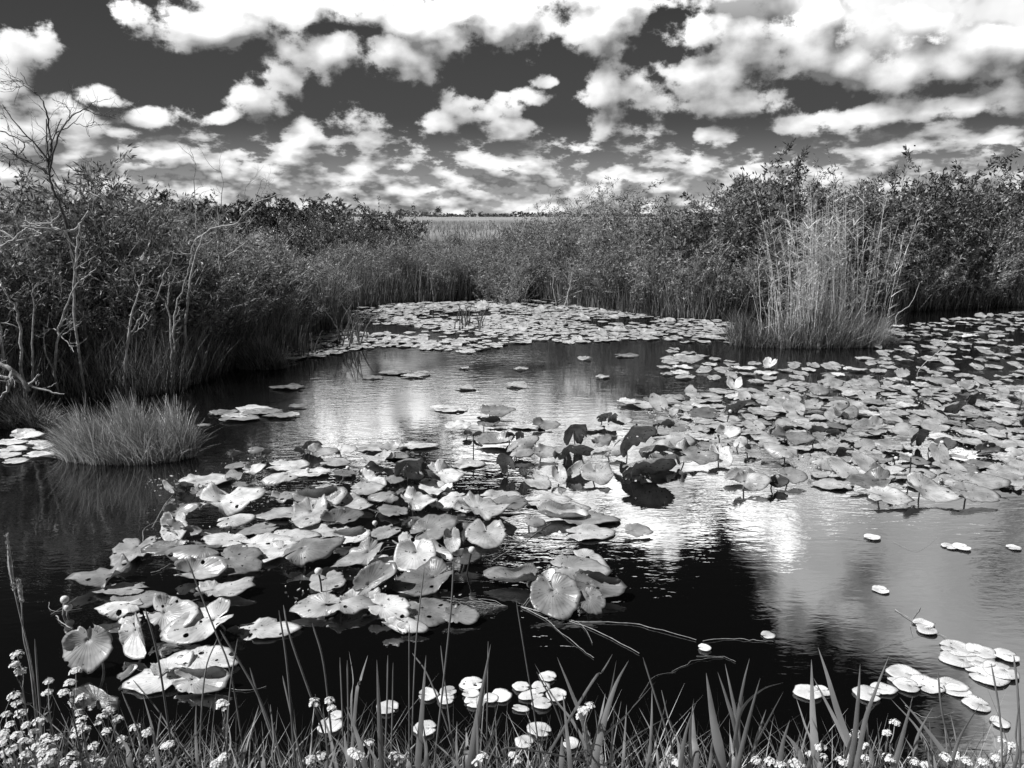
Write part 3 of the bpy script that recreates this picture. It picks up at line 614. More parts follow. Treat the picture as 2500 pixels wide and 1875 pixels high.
# ------------------------------------------------------------------ buds on stalks
BUDS = [(157,1464,150,1500,0,''),(165,1483,160,1502,0,''),(777,1395,786,1452,1,''),(757,1464,760,1480,0,''),(751,1147,752,1158,0,''),(885,1150,885,1162,1,''),(915,1277,916,1286,0,''),
 (849,1142,850,1150,1,''),(1057,1193,1058,1204,0,''),(1152,1343,1136,1400,1,''),(1295,1406,1300,1416,0,''),(1783,1004,1770,1040,1,''),(1754,1064,1756,1086,2,''),(1919,1137,1920,1150,2,''),
 (2300,1080,2288,1106,1,''),(2224,1112,2219,1168,1,''),(2313,1003,2313,1012,0,''),(2458,1058,2456,1080,2,''),(2188,1119,2180,1128,0,''),(1155,1062,1155,1110,2,''),(1554,1037,1554,1046,2,''),
 (1983,1084,1984,1098,2,''),(1250,1066,1352,1085,2,'')][:22]
items = []
for (x, y, bx, by, dk, _) in BUDS:
    b0 = P(bx, by, 0); top = Q(x, y, b0[1])
    rt = empty('lily_bud', tuple(b0)); rel = top - b0
    s = MB(); tube(s, smooth_path([[0, 0, -.05], rel*.5 + [.004, 0, 0], rel]), .0055, 6); s.build('stalk', M_dark if dk else M_stalk, rt, smooth=True)
    rb = .013 if dk == 2 else .019 + .004*(by > 1300)
    s = MB(); th = np.linspace(0, 2*pi, 11)[:-1]; pr = [(.3, -.9), (.85, -.5), (1, 0), (.9, .45), (.6, .8), (.25, .92), (.05, .8)]
    V = np.array([[r_*cos(a)*rb*(1 + .08*sin(3*a)), r_*sin(a)*rb*(1 + .08*sin(3*a)), z*rb] for r_, z in pr for a in th]) + rel
    ii = np.arange(len(pr)-1)[:, None]*10; jj = np.arange(10)[None]; j2 = (jj+1) % 10
    s.add(V, np.stack([ii+jj, ii+j2, ii+10+j2, ii+10+jj], -1).reshape(-1, 4)); s.build('flower', M_dark if dk == 2 else M_bud, rt, smooth=True)
    items.append((rt, x, y, {0: 'pale round', 1: 'pale long-stalked', 2: 'dark spent'}[dk]))
ordlabels(items, 'lily bud', 'lily bud', 'lily buds standing over the pads', perrow=7, short='the buds')

# ------------------------------------------------------------------ floating stems
ST = [([(1272,1481),(1345,1501),(1451,1538),(1561,1595)],.007),([(1272,1481),(1330,1510),(1402,1570),(1450,1606)],.006),([(1276,1479),(1300,1450),(1329,1400)],.006),
 ([(1282,1482),(1300,1455),(1330,1443),(1384,1438)],.004),([(1402,1517),(1532,1521),(1600,1535),(1700,1562)],.006),([(1360,1505),(1420,1525),(1446,1570)],.005),
 ([(350,1325),(350,1295),(372,1278),(400,1270)],.006),([(372,1288),(400,1235),(425,1205)],.008),([(374,1495),(430,1478),(488,1462)],.006),([(137,1503),(150,1520),(176,1534)],.009),
 ([(124,1500),(160,1478),(190,1456)],.005),([(256,1436),(290,1425),(354,1422)],.008),([(368,1398),(390,1392),(416,1376)],.008),([(490,1240),(508,1210),(512,1188)],.009),
 ([(470,1240),(500,1225),(535,1218)],.006),([(500,1300),(520,1304),(545,1304),(552,1322)],.008),([(120,1350+120),(128,1492),(200,1486)],.004),([(640,1178),(700,1168),(752,1167)],.006),
 ([(828,1182),(842,1165),(868,1158)],.006),([(916,1262),(930,1248),(980,1243)],.006),([(918,1322),(950,1312),(996,1312)],.007),([(928,1348),(945,1336),(1020,1331)],.006),
 ([(706,1270),(740,1292),(775,1324)],.006),([(600,1270),(640,1295),(720,1322)],.004),([(1105,1268),(1140,1272),(1180,1277)],.006),([(1232,1306),(1280,1322),(1326,1334)],.007),
 ([(1228,1345),(1250,1320),(1330,1335)],.006),([(1200,1370),(1280,1320),(1345,1276)],.008),([(1150,1372),(1180,1358),(1208,1355)],.005),([(1140,1277),(1160,1262),(1176,1262)],.003),
 ([(1716,1565),(1780,1558),(1840,1563),(1888,1566)],.005),([(1640,1640),(1700,1612),(1766,1605)],.003),([(1860,1330),(1880,1320),(2120,1310)],.0015),([(1700,1602),(1760,1602),(1796,1615)],.003),
 ([(2185,1487),(2240,1522),(2300,1550),(2330,1576)],.005),([(2248,1480),(2226,1520),(2230,1552)],.004),([(2130,1590),(2180,1570),(2255,1550)],.002),([(1560,1705),(1600,1650),(1650,1640)],.002),
 ([(2210,1722),(2260,1752),(2330,1738)],.003),([(550,1680),(600,1684),(650,1675)],.003),([(1480,1300),(1560,1290),(1600,1283)],.002),([(2180,1322),(2240,1345),(2290,1310)],.0015)]
items = []
for pts, r_ in ST:
    w3 = [P(x, y, 0.004 + r_*.4) for x, y in pts]; c0 = w3[0].copy()
    pth = smooth_path([p - c0 for p in w3], 5, .002); rad = r_*.4*np.linspace(1, .5, len(pth))
    mb = MB(); tube(mb, pth, rad, 6); o = mb.build('floating_stem', M_stalk, smooth=True); o.location = c0  # loose pale petioles and plant stems lying on the water
    items.append((o, pts[0][0], pts[0][1], 'pale'))
ordlabels(items, 'stem', 'water stem', 'pale stems floating on the water', perrow=10)

# root tangle
mb = MB(); c0 = P(1240, 1480, .005)
for k in range(26):
    a = random.uniform(-.5, .35); L = random.uniform(.12, .42); p = [np.zeros(3), np.array([-L*.5, a*L*.5 + random.uniform(-.05, .05), .004]), np.array([-L, a*L - .03, .002])]
    tube(mb, smooth_path(p, 5, .004), .0014, 3)
o = mb.build('root_tangle', M_stalk); o.location = c0
tag(o, 'tangle of fine trailing roots on the dark water left of the forked pale stems', 'roots')

# ------------------------------------------------------------------ shrubs
def make_shrub(name, seed, H, spread, nstem, nleaf, ll, lw, matl, start=.25, droop=.15, tier=1.0, stemr=.012):
    r_ = np.random.default_rng(seed); root = empty(name, (0, 0, -50)); st = MB(); segs = []
    for k in range(nstem):
        a = r_.uniform(0, 2*pi); out = np.array([cos(a), sin(a), 0]); sp = spread*r_.uniform(.15, 1)
        hh = H*r_.uniform(.6, 1)*(1 - .22*sp/spread); t = np.linspace(0, 1, 7)[:, None]
        pts = out*r_.uniform(0, .18)*spread + out*sp*t**1.25 + np.array([0, 0, 1])*hh*t + np.cumsum(r_.normal(0, .02*H, (7, 3)), 0)*t
        pts[:, 2] = np.maximum(pts[:, 2], -.05)
        tube(st, pts, np.linspace(stemr, .003, 7)*r_.uniform(.7, 1.3), 4)
        for i in range(6):
            if (i+1)/6 > start: segs.append((pts[i], pts[i+1]))
        for b_ in range(r_.integers(6, 10)):
            tt = r_.uniform(max(.12, start-.1), .97); i = int(tt*6); p0 = pts[i] + (pts[min(i+1, 6)]-pts[i])*(tt*6-i)
            a2 = r_.uniform(0, 2*pi); dv = unit(np.array([cos(a2), sin(a2), r_.uniform(.3, 1.4)]))*H*r_.uniform(.1, .26)
            p1 = p0 + dv*.5 + r_.normal(0, .01, 3); p2 = p0 + dv + [0, 0, -droop*.1*H]
            tube(st, [p0, p1, p2], [.005, .003, .0018], 3); segs += [(p0, p1), (p1, p2), (p1, p2)]
    st.build('stems', M_stem, root)
    S = np.array(segs); ix = r_.integers(0, len(S), nleaf); tt = r_.uniform(0, 1, (nleaf, 1))
    p = S[ix, 0] + (S[ix, 1]-S[ix, 0])*tt + r_.normal(0, .03, (nleaf, 3))
    d = unit(unit(S[ix, 1]-S[ix, 0])*.7 + r_.normal(0, .55, (nleaf, 3)) - [0, 0, droop])*(ll*r_.uniform(.55, 1.2, (nleaf, 1)))
    lf = MB(); leafquads(lf, p, d, lw*r_.uniform(.7, 1.3, nleaf)); lf.build('foliage', matl, root)
    return root
protos = {
 'willow': [make_shrub('willow_shrub', 100+i, 3.0, 1.25, 19, 7000, .125, .022, M_willow) for i in range(3)],
 'broad': [make_shrub('broadleaf_shrub', 200+i, 3.0, 1.35, 17, 6800, .12, .040, M_broad, start=.2) for i in range(3)],
 'herb': [make_shrub('marsh_shrub', 300+i, 1.9, 1.0, 28, 6600, .10, .017, M_herb, start=.12, stemr=.007) for i in range(4)],
 'thin': [make_shrub('thin_shrub', 400+i, 3.0, .9, 14, 2300, .10, .017, M_willow, start=.35) for i in range(2)],
 'tree': [make_shrub('hammock_tree', 500+i, 4.2, 2.6, 20, 17000, .14, .055, M_hammock, start=.15, stemr=.04) for i in range(2)]}
base_h = {'willow': 3.0, 'broad': 3.0, 'herb': 1.9, 'thin': 3.0, 'tree': 4.2}
SHR = []; usedp = set()
def put(kind, x, y, h, group):
    pr = random.choice(protos[kind])
    if pr.name not in usedp: usedp.add(pr.name); o = pr
    else: o = copy_tree(pr)
    s = h/base_h[kind]; o.location = (x, y, float(land(np.array(x), np.array(y))) - .03); o.rotation_euler = (0, 0, random.uniform(0, 6.28)); k = s*random.uniform(.92, 1.08)
    o.scale = (max(k, .75), max(k, .75), s)
    px, py = topx(x, y); SHR.append((o, px, py, kind, group)); return o
def hgt(px, topy, Y): return Q(px, topy, Y)[2]
RG, LG, CG, HG = 'right bank thicket', 'left bank thicket', 'centre marsh edge', 'far left trees'
# right bank: outline heights read from the photo (x, y of the top)
RT = [(1130,600),(1200,560),(1270,520),(1340,470),(1400,450),(1470,425),(1530,425),(1600,450),(1680,470),(1720,430),(1800,400),(1870,375),(1930,375),(1990,400),(2060,385),(2120,400),(2200,385),(2280,395),(2350,390),(2430,385),(2500,375),(2600,375),(2700,380)]
rx_ = [a for a, b in RT]; ry_ = [b for a, b in RT]
for k in range(64):
    px = 1210 + (2720-1210)*((k*0.6180339) % 1)
    a = math.atan2(raydir(px, 760)[0], raydir(px, 760)[1]); rr = float(shore_r(a)); depth = rr*cos(a) + .35 + [0.0, .9, 2.2, 3.6][k % 4]
    x = (px-1250)/FP*depth*1.01; top = np.interp(px, rx_, ry_) + random.uniform(0, 45)
    hh = hgt(px, top, depth); front = (k % 4 == 0)
    if front: hh *= random.uniform(.55, .8); kd = random.choice(('herb', 'willow', 'herb'))
    else: kd = ('willow' if px < 1700 else random.choice(('broad', 'broad', 'willow')))
    if 1340 < px < 1660 and not front and k % 4 > 1: kd = 'thin'
    if kd == 'herb': hh = min(hh, 2.3)
    put(kd, x, depth, max(hh, 1.2), RG)
for px, top, dp in ((1900,362,20.5),(2170,372,20),(2330,368,21),(1470,415,20.5),(1385,445,20.5),(1245,500,19.6),(1585,430,20)):
    put('thin' if px < 1700 else 'broad', (px-1250)/FP*dp, dp, hgt(px, top, dp), RG)
# left bank
LT = [(-300,520),(0,500),(100,520),(200,500),(280,470),(350,470),(420,425),(480,440),(540,500),(620,540),(720,580),(800,590),(900,600),(1000,590)]
lx_ = [a for a, b in LT]; ly_ = [b for a, b in LT]
for k in range(74):
    px = -260 + (1000+260)*((k*0.6180339 + .31) % 1)
    a = math.atan2(raydir(px, 760)[0], raydir(px, 760)[1]); rr = float(shore_r(a)); row = k % 5
    depth = rr*cos(a) + [1.0, 1.7, 2.7, 4.2, 6.2][row]
    x = (px-1250)/FP*depth*1.01; top = np.interp(px, lx_, ly_) + random.uniform(0, 50)
    hh = hgt(px, top, depth)
    if row == 0: hh *= random.uniform(.5, .8)
    kd = 'herb' if (row < 4 or random.random() < .6) and hh < 2.35 else ('willow' if random.random() < .6 else 'thin')
    put(kd, x, depth, max(hh, 1.0), LG)
for px, top, dp in ((200,325,10.6),(245,350,10.8),(290,420,11.2)):
    put('willow', (px-1250)/FP*dp, dp, hgt(px, top, dp), LG).scale[0] = .6
for px, top, dp in ((60,470,9.6),(130,480,9.8),(330,470,10.4),(380,440,10.6),(500,470,11.5),(560,520,12.2),(640,560,13.5),(720,600,15.5),(780,600,17),(20,440,10.5),(215,360,11.5),(250,385,11),(180,400,11.2),(425,418,13),(460,430,14),(300,420,14),(520,470,16)):
    put('thin', (px-1250)/FP*dp, dp, hgt(px, top, dp), LG)
# centre
for px, top, dp, kd in ((735,535,25,'broad'),(790,530,26,'broad'),(840,525,27,'broad'),(900,515,28,'broad'),(950,508,29,'broad'),(990,530,30,'broad'),(700,545,24,'broad'),(870,540,25,'broad'),(810,545,24,'broad'),(1010,560,26,'herb'),(930,550,26,'broad'),
    (760,640,21,'herb'),(850,650,20.6,'herb'),(930,640,20.8,'herb'),(1010,650,21,'herb'),(1080,640,21.2,'herb'),(1140,640,21.2,'herb'),(1190,610,21,'herb'),(1240,560,21.2,'herb'),(1050,600,24,'herb'),(1120,598,24,'herb'),(980,600,24.5,'herb'),(1180,585,24,'herb'),(890,620,22.5,'herb')):
    put(kd, (px-1250)/FP*dp, dp, max(.9, hgt(px, top, dp))*(1.18 if kd == 'broad' else 1), CG)
for k in range(62):
    dp = 20.6 + 11*random.random()**1.3; px = random.uniform(700, 1260) if dp < 24 else random.uniform(600, 1230); px = max(px, 1250 - 470*20/dp)
    put('herb', (px-1250)/FP*dp, dp, random.uniform(1.2, 1.65), CG)
for px, top, dp in ((60,470,30),(150,465,34),(240,455,36),(330,450,38),(400,462,40),(470,470,40),(540,478,42),(610,485,44),(680,500,46),(750,508,50),(820,515,55)):
    put('tree', (px-1250)/FP*dp, dp, hgt(px, top, dp), HG)
NM = {'willow': 'narrow-leaved willow shrub', 'broad': 'dark broad-leaved shrub', 'herb': 'low bushy marsh shrub', 'thin': 'sparse see-through shrub', 'tree': 'dark dense tree'}
for gname in (RG, LG, CG, HG):
    for kd in NM:
        its = [(o, px, py, '') for o, px, py, k2, g_ in SHR if g_ == gname and k2 == kd]
        if not its: continue
        its.sort(key=lambda e: e[1])
        for i, e in enumerate(its):
            tag(e[0], f"{NM[kd]}, {ordw(i)} from left of its kind in the {gname}", 'tree' if kd == 'tree' else 'shrub', f"{NM[kd]}s, {gname}")
for L_ in protos.values():      # unused originals
    for pr in L_:
        if pr.name not in usedp:
            for ch in list(pr.children): bpy.data.objects.remove(ch)
            bpy.data.objects.remove(pr)

# ------------------------------------------------------------------ marsh grasses (nobody could count them)
def grass_area(name, n, azlo, azhi, d0, d1, hlo, hhi, wlo, whi, mt, label, lean=.25, seg=3, pw=1.0):
    a = rng.uniform(azlo, azhi, n); d = d0 + (d1-d0)*rng.uniform(0, 1, n)**pw
    r_ = shore_r(a) + d; x = np.sin(a)*r_; y = np.cos(a)*r_
    base = np.stack([x, y, land(x, y)-.02], -1); h = rng.uniform(hlo, hhi, n)
    ln = np.stack([rng.normal(0, lean, n), rng.normal(-.03, lean, n), np.zeros(n)], -1)*h[:, None]
    mb = MB(); blades(mb, base, ln, h, rng.uniform(wlo, whi, n), seg)
    return tag(mb.build(name, mt), label, 'grass', kind='stuff')
az = lambda px: math.atan2((px-1250)/FP, cos(PITCH))
grass_area('shore_grass', 22000, az(-400), az(760), -.15, 2.2, .35, 1.1, .005, .012, M_grass, 'dark upright grass along the water under the left thicket', lean=.22, pw=1.5)
grass_area('shore_grass', 15000, az(760), az(1750), -.1, 3, .5, 1.45, .008, .016, M_grass, 'tall dense grass along the far water edge', lean=.14, pw=1.3)
grass_area('shore_grass', 14000, az(1750), az(2900), -.1, 2.5, .4, 1.3, .008, .016, M_grass, 'dark tall grass at the foot of the right thicket', lean=.2, pw=1.3)
grass_area('marsh_grass', 34000, az(560), az(1500), 2.5, 18, .5, 1.25, .01, .022, M_grass, 'mid grey marsh grass filling the ground behind the far shore', lean=.16)
n = 60000; x = rng.uniform(-30, 26, n); y = 36 + 80*rng.uniform(0, 1, n)**1.3; x = x*y/45
mb = MB(); blades(mb, np.stack([x, y, land(x, y)-.05], -1), np.stack([rng.normal(0, .08, n), rng.normal(0, .08, n), np.zeros(n)], -1), rng.uniform(.25, .6, n), rng.uniform(.02, .05, n), 2)
tag(mb.build('sawgrass', M_plain), 'pale sawgrass prairie stretching to the horizon', 'grass', kind='stuff')

# far tree line
mb = MB(); n = 9000; a = rng.uniform(-.75, .75, n); r_ = rng.uniform(520, 640, n); x = np.sin(a)*r_; y = np.cos(a)*r_
hh = (1.6 + 1.8*np.clip(np.sin(a*37) + np.sin(a*91+1)*.7 + np.sin(a*213)*.5, 0, 2))
p = np.stack([x, y, 1.2 + rng.uniform(0, 1, n)*hh], -1); leafquads(mb, p, rng.normal(0, 1, (n, 3))*[1.4, 1.4, .7], rng.uniform(.8, 1.8, n))
tag(mb.build('distant_treeline', M_hammock), 'thin dark line of far-off trees along the horizon', 'trees', kind='stuff')
def far_tree(px, top, wpx, D=420, shape=1.0):
    base = np.array([(px-1250)/FP*D, D, 1.2]); H = Q(px, top, D)[2] - 1.2; Wd = wpx/FP*D
    rt = empty('distant_tree', tuple(base)); tk = MB(); tube(tk, [[0, 0, -.2], [0.05*H, 0, H*.5], [0, 0, H*.9]], [.16, .12, .05], 5); tk.build('trunk', M_bark2, rt)
    cr = MB(); n = 700; c = rng.normal(0, 1, (9, 3))*[Wd*.22, Wd*.22, H*.16] + [0, 0, H*.62]
    p = c[rng.integers(0, 9, n)] + rng.normal(0, 1, (n, 3))*[Wd*.12, Wd*.12, H*.09]
    leafquads(cr, p, rng.normal(0, 1, (n, 3))*H*.07*shape, np.full(n, H*.05)); cr.build('crown', M_hammock, rt); return rt
for i, (px, top, wp) in enumerate(((1045,519,22),(1072,505,20),(1146,512,22),(1172,517,10),(1105,521,10),(1236,520,14))):
    tag(far_tree(px, top, wp), ['low wide tree left of the tallest far-off tree', 'tallest far-off tree, slender, standing on the horizon', 'round-crowned far-off tree right of the tallest one', 'very small far-off tree right of the round-crowned one', 'tiny far-off tree between the tallest and the round-crowned', 'small far-off tree near the right thicket edge'][i], 'tree', 'far-off trees on the horizon')

# ------------------------------------------------------------------ reed clump on its islet
cl = P(1985, 850); RC = empty('reed_clump', (float(cl[0]), float(cl[1]) + .5, 0)); ox, oy = RC.location[0], RC.location[1]
tag(RC, 'tall pale reed clump standing in the water on the right', 'reeds')
sk = MB(); n = 9500; x = rng.uniform(-1.3, 1.2, n); y = rng.uniform(-.55, .55, n); ok = (x/1.35)**2 + (y/.6)**2 < 1; x, y = x[ok], y[ok]; n = len(x)
h = rng.uniform(.2, 1.0, n)*(1 - .3*(np.abs(x)/1.3)**2)*(.75 + .35*np.sin(x*7)*np.sin(x*3 + 1))
blades(sk, np.stack([x, y, np.full(n, -.04)], -1), np.stack([x*.1 + rng.normal(0, .15, n), rng.normal(-.06, .12, n), np.zeros(n)], -1), h, rng.uniform(.005, .012, n), 3)
sk.build('grass_skirt', M_grass, RC)
sk = MB(); n = 2600; x = rng.uniform(.2, 1.25, n); y = rng.uniform(-.5, .4, n)
blades(sk, np.stack([x, y, np.full(n, -.04)], -1), np.stack([.1 + rng.normal(0, .16, n), rng.normal(-.06, .12, n), np.zeros(n)], -1), rng.uniform(.3, .8, n), rng.uniform(.004, .009, n), 3)
sk.build('dry_grass', M_tuss, RC)
sk = MB(); n = 330; x = np.clip(rng.normal(.15, .36, n), -1.15, 1.15); y = rng.uniform(-.45, .45, n); h = rng.uniform(.7, 1.95, n)*(1 - .2*np.abs(x))
blades(sk, np.stack([x, y, np.full(n, -.04)], -1), np.stack([x*.18 + rng.normal(0, .16, n), rng.normal(0, .12, n), np.zeros(n)], -1), h, rng.uniform(.005, .010, n), 4)
n = 1500; x = np.clip(rng.normal(.15, .36, n), -1.15, 1.15); y = rng.uniform(-.45, .45, n); ll = rng.uniform(.12, .36, n); an = rng.uniform(0, 6.28, n)
blades(sk, np.stack([x*1.1, y, rng.uniform(.6, 2.1, n)], -1), np.stack([np.cos(an)*ll, np.sin(an)*ll, np.zeros(n)], -1), ll*rng.uniform(-.1, .8, n), rng.uniform(.007, .013, n), 3, power=1.3)
sk.build('fine_stalks', M_cane, RC)
TR = [(1895,760,1838,440),(1912,745,1850,560),(1966,700,1920,500),(1972,745,1972,500),(2010,700,2020,455),(2046,780,2062,450),(2060,770,2065,480),(2110,790,2168,470),(2120,780,2150,560),(2165,790,2210,560),(2150,770,2195,620),(1860,780,1850,620),(1925,770,1935,540),(2085,790,2095,520)]
canes = [(Q(a, b, oy + random.uniform(-.35, .1)), c, d) for a, b, c, d in TR]
for _ in range(84):
    px = random.gauss(2015, 66); px = min(max(px, 1830), 2175); canes.append((Q(px, random.uniform(760, 815), oy + random.uniform(-.4, .5)), px + (px-2000)*random.uniform(.0, .4) + random.gauss(0, 18), random.uniform(455, 680)))
for (b0, tx, ty) in canes:
    dp = b0[1] + random.uniform(-.1, .15); tp = Q(tx, ty, dp); b = np.array([b0[0] - (tp[0]-b0[0])*.25, b0[1], -.03])
    b -= [ox, oy, 0]; tp = tp - [ox, oy, 0]; mid = (b + tp)/2 + [-(tp[0]-b[0])*.1, random.uniform(-.03, .03), 0]
    pth = smooth_path([b, mid, tp], 6, .004); cn = MB(); tube(cn, pth, np.linspace(random.uniform(.005, .008), .0022, len(pth)), 5)
    c_o = cn.build('cane', M_stalk2, RC, smooth=True)
    lf = MB(); nl = random.randint(9, 18); tt = np.random.default_rng(int(tx*7)).uniform(.2, 1, nl); ix = (tt*(len(pth)-1)).astype(int)
    ang = rng.uniform(0, 2*pi, nl); ll = rng.uniform(.18, .42, nl)
    ln = np.stack([np.cos(ang), np.sin(ang)*.6, np.zeros(nl)], -1)*ll[:, None]
    blades(lf, pth[ix], ln, ll*rng.uniform(-.05, .7, nl), rng.uniform(.009, .018, nl), 4, power=1.2, ang=ang + pi/2)
    lf.build('cane_leaves', M_cane, c_o)

# sparse stems standing in open water
for (px0, px1, yb, hm, lab) in ((815, 890, 838, .95, 'sparse dark reeds standing in open water off the point of the left thicket'), (690, 770, 868, .6, 'thin reeds standing in the water beside the left thicket grass'), (1110, 1180, 800, .55, 'bent thin reeds standing among the far pads at mid pond')):
    c = P((px0+px1)/2, yb); rt = empty('water_reed', (float(c[0]), float(c[1]), 0)); tag(rt, lab, 'reeds', 'sparse reeds standing in open water'); rx = (px1-px0)/2*c[1]/FP
    for _ in range(20):
        b = np.array([random.uniform(-rx, rx), random.uniform(-.5, .6), -.04]); h = hm*random.uniform(.4, 1); ln = random.gauss(.08, .22)*h
        mb = MB(); tube(mb, smooth_path([b, b + [ln*.35, 0, h*.55], b + [ln, random.gauss(0, .05), h]], 4, .003), np.linspace(.015, .005, 9), 5); mb.build('stem', M_bark2, rt)

# ------------------------------------------------------------------ tussocks
def tussock(px0, px1, ybase, ytop, label, n=3600, mt=M_tuss, dark=False):
    c = P((px0+px1)/2, ybase); sl = np.linalg.norm(c - [0, 0, CAMZ]); rx = (px1-px0)/2*sl/FP; ry = rx*.42
    H = Q((px0+px1)/2, ytop, c[1] + ry)[2]
    rt = empty('grass_tussock', (float(c[0]), float(c[1]) + ry, 0)); tag(rt, label, 'tussock', 'grass tussocks standing in the water')
    a = rng.uniform(0, 2*pi, n); q = np.sqrt(rng.uniform(0, 1, n)); x = np.cos(a)*q*rx*.82; y = np.sin(a)*q*ry*.9
    H *= 1.15; cl_ = .8 + .35*np.sin(x*9 + 1)*np.cos(y*11 + x*5); h = H*rng.uniform(.5, 1.12, n)*(1 - .3*q**3)*np.clip(cl_, .55, 1.1); mb = MB()
    blades(mb, np.stack([x, y, np.full(n, -.03)], -1), np.stack([x*.08 - .05 + rng.normal(0, .085, n), y*.15 + rng.normal(-.03, .10, n), np.zeros(n)], -1), h, rng.uniform(.004, .010, n), 4, taper=.8)
    mb.build('green_blades', mt, rt)
    mb = MB(); m = n//3; a = rng.uniform(0, 2*pi, m); q = rng.uniform(.5, 1, m); x = np.cos(a)*q*rx*.85; y = np.sin(a)*q*ry*.9
    lx = np.cos(a)*rng.uniform(.02, .3, m) + rng.normal(0, .08, m); ly = np.sin(a)*rng.uniform(0, .2, m) + rng.normal(0, .07, m)
    blades(mb, np.stack([x, y, np.full(m, .01)], -1), np.stack([lx, ly, np.zeros(m)], -1), H*rng.uniform(.05, .6, m), rng.uniform(.003, .006, m), 3)
    mb.build('dead_blades', M_tuss, rt); return rt
tussock(92, 458, 1140, 965, 'pale fine-bladed grass tussock in the water at left')
tussock(-60, 110, 1050, 960, 'darker small grass tussock at the left picture edge', n=1600, mt=M_grass)
tussock(560, 700, 905, 820, 'dark grass tussock at the tip of the left thicket', n=2200, mt=M_grass)

# ------------------------------------------------------------------ bare trees and shrubs, traced as branches at their own distance
def twigs(mb, pth, r0, n, L, dep_):
    for _ in range(n):
        i = random.randint(len(pth)//4, len(pth)-2); d = unit(pth[min(i+1, len(pth)-1)] - pth[i-1]) if i > 0 else np.array([0, 0, 1.])
        v = unit(d + np.array([random.gauss(0, .8), random.gauss(0, .6), random.gauss(.1, .6)]))*L*random.uniform(.4, 1)
        q = smooth_path([pth[i], pth[i] + v*.5 + rng.normal(0, L*.07, 3), pth[i] + v + [0, 0, random.uniform(-.1, .2)*L]], 3, L*.015)
        tube(mb, q, np.linspace(r0, r0*.35, len(q)), 4)
        if dep_ > 0: twigs(mb, q, r0*.6, random.randint(1, 2), L*.6, dep_-1)
def bare(name, label, cat, depth, branches, mt, ntw=3, L=.35, group=None):
    b0 = Q(branches[0][0][0][0], branches[0][0][0][1], depth); rt = empty(name, (float(b0[0]), depth, 0)); off_ = np.array([b0[0], depth, 0])
    for k, (pts, r0, r1) in enumerate(branches):
        dz = random.uniform(-.25, .25) if k else 0
        w3 = [Q(x, y, depth + dz*(i/len(pts))) - off_ for i, (x, y) in enumerate(pts)]
        if k == 0 and w3[0][2] > 0.02: w3 = [np.array([w3[0][0]*1.0 + .02, w3[0][1], -.05])] + w3
        pth = smooth_path(w3, 5, .006); mb = MB(); tube(mb, pth, np.linspace(r0, r1, len(pth)), 6)
        twigs(mb, pth, max(r1*.8, .003), ntw, L, 1)
        mb.build('trunk' if k == 0 else 'branch', mt, rt, smooth=True)
    return tag(rt, label, cat, group)
BG = 'bare shrubs of the left bank'
bare('bare_tree', 'leafless crooked tree rising above the left thicket against the clouds', 'tree', 9.7,
 [([(205,800),(180,640),(165,560),(150,510),(130,465),(121,425),(119,397),(116,350),(113,290)],.028,.006),([(121,425),(84,400),(39,380),(29,367),(5,350)],.02,.006),
  ([(120,397),(99,367),(45,310),(6,255)],.014,.004),([(118,397),(128,360),(122,330),(113,270),(90,225),(65,203),(50,177)],.016,.003),([(121,420),(136,349),(169,289),(211,264),(235,245)],.014,.003),
  ([(205,267),(241,280),(283,284)],.006,.003),([(0,320),(55,345),(56,365),(40,382)],.008,.005),([(150,290),(128,350),(121,410)],.006,.009),([(169,289),(165,260),(128,243)],.006,.003),([(180,300),(215,310),(232,295)],.005,.0025),([(90,225),(55,212),(25,218)],.005,.002),([(60,203),(40,198),(0,200)],.005,.0025)], M_bark2, 6, .4)
bare('bare_tree', 'pale sprawling dead limbs crossing the left thicket below the leafless tree', 'tree', 9.1,
 [([(180,760),(185,640),(190,590),(196,548)],.016,.011),([(217,515),(196,548),(175,563),(130,560),(102,572),(69,581),(0,602)],.012,.016),([(150,518),(130,539),(99,551),(69,557),(30,585),(0,602)],.008,.012),
  ([(3,603),(18,630),(54,660),(72,675)],.010,.005),([(102,572),(85,562),(69,557)],.008,.006)], M_bark, 3, .35)
bare('bare_shrub', 'tall pale forked bare shrub behind the pale grass tussock', 'shrub', 9.0,
 [([(142,960),(133,901),(142,826),(145,793),(181,702),(211,675),(235,654)],.020,.005),([(193,687),(182,654),(196,615),(190,590)],.010,.004),([(146,800),(160,778),(166,798)],.007,.004),([(148,822),(180,800),(200,785)],.006,.003),([(133,905),(110,860),(107,800)],.012,.006),([(150,822),(172,845),(180,860)],.006,.004),([(142,806),(115,806),(92,828)],.007,.005)], M_bark, 3, .3, BG)
bare('bare_shrub', 'pale bare shrub forking into two long arms right of the tall forked one', 'shrub', 9.4,
 [([(305,950),(307,871),(320,781),(338,718),(350,675)],.022,.006),([(320,811),(350,768),(377,736),(395,690),(401,660)],.012,.005),([(325,768),(350,745),(372,738)],.007,.004),([(318,820),(345,800),(370,770)],.006,.003)], M_bark, 4, .3, BG)
bare('bare_shrub', 'thin bare shrub with paired pale trunks near the grassy point', 'shrub', 9.7,
 [([(420,930),(419,871),(416,796),(407,745),(395,730)],.018,.006),([(422,811),(431,745),(458,669),(470,620)],.012,.005),([(409,745),(413,700),(414,690)],.008,.004),([(426,860),(425,800),(428,770)],.012,.006)], M_bark, 3, .3, BG)
bare('bare_shrub', 'leaning bare stem at the far left of the thicket', 'shrub', 8.6, [([(54,905),(50,820),(42,760),(24,730),(6,700),(4,680)],.02,.006),([(80,930),(78,840),(82,750),(80,700)],.012,.005),([(10,900),(2,830),(-4,780)],.02,.01)], M_bark, 3, .3, BG)
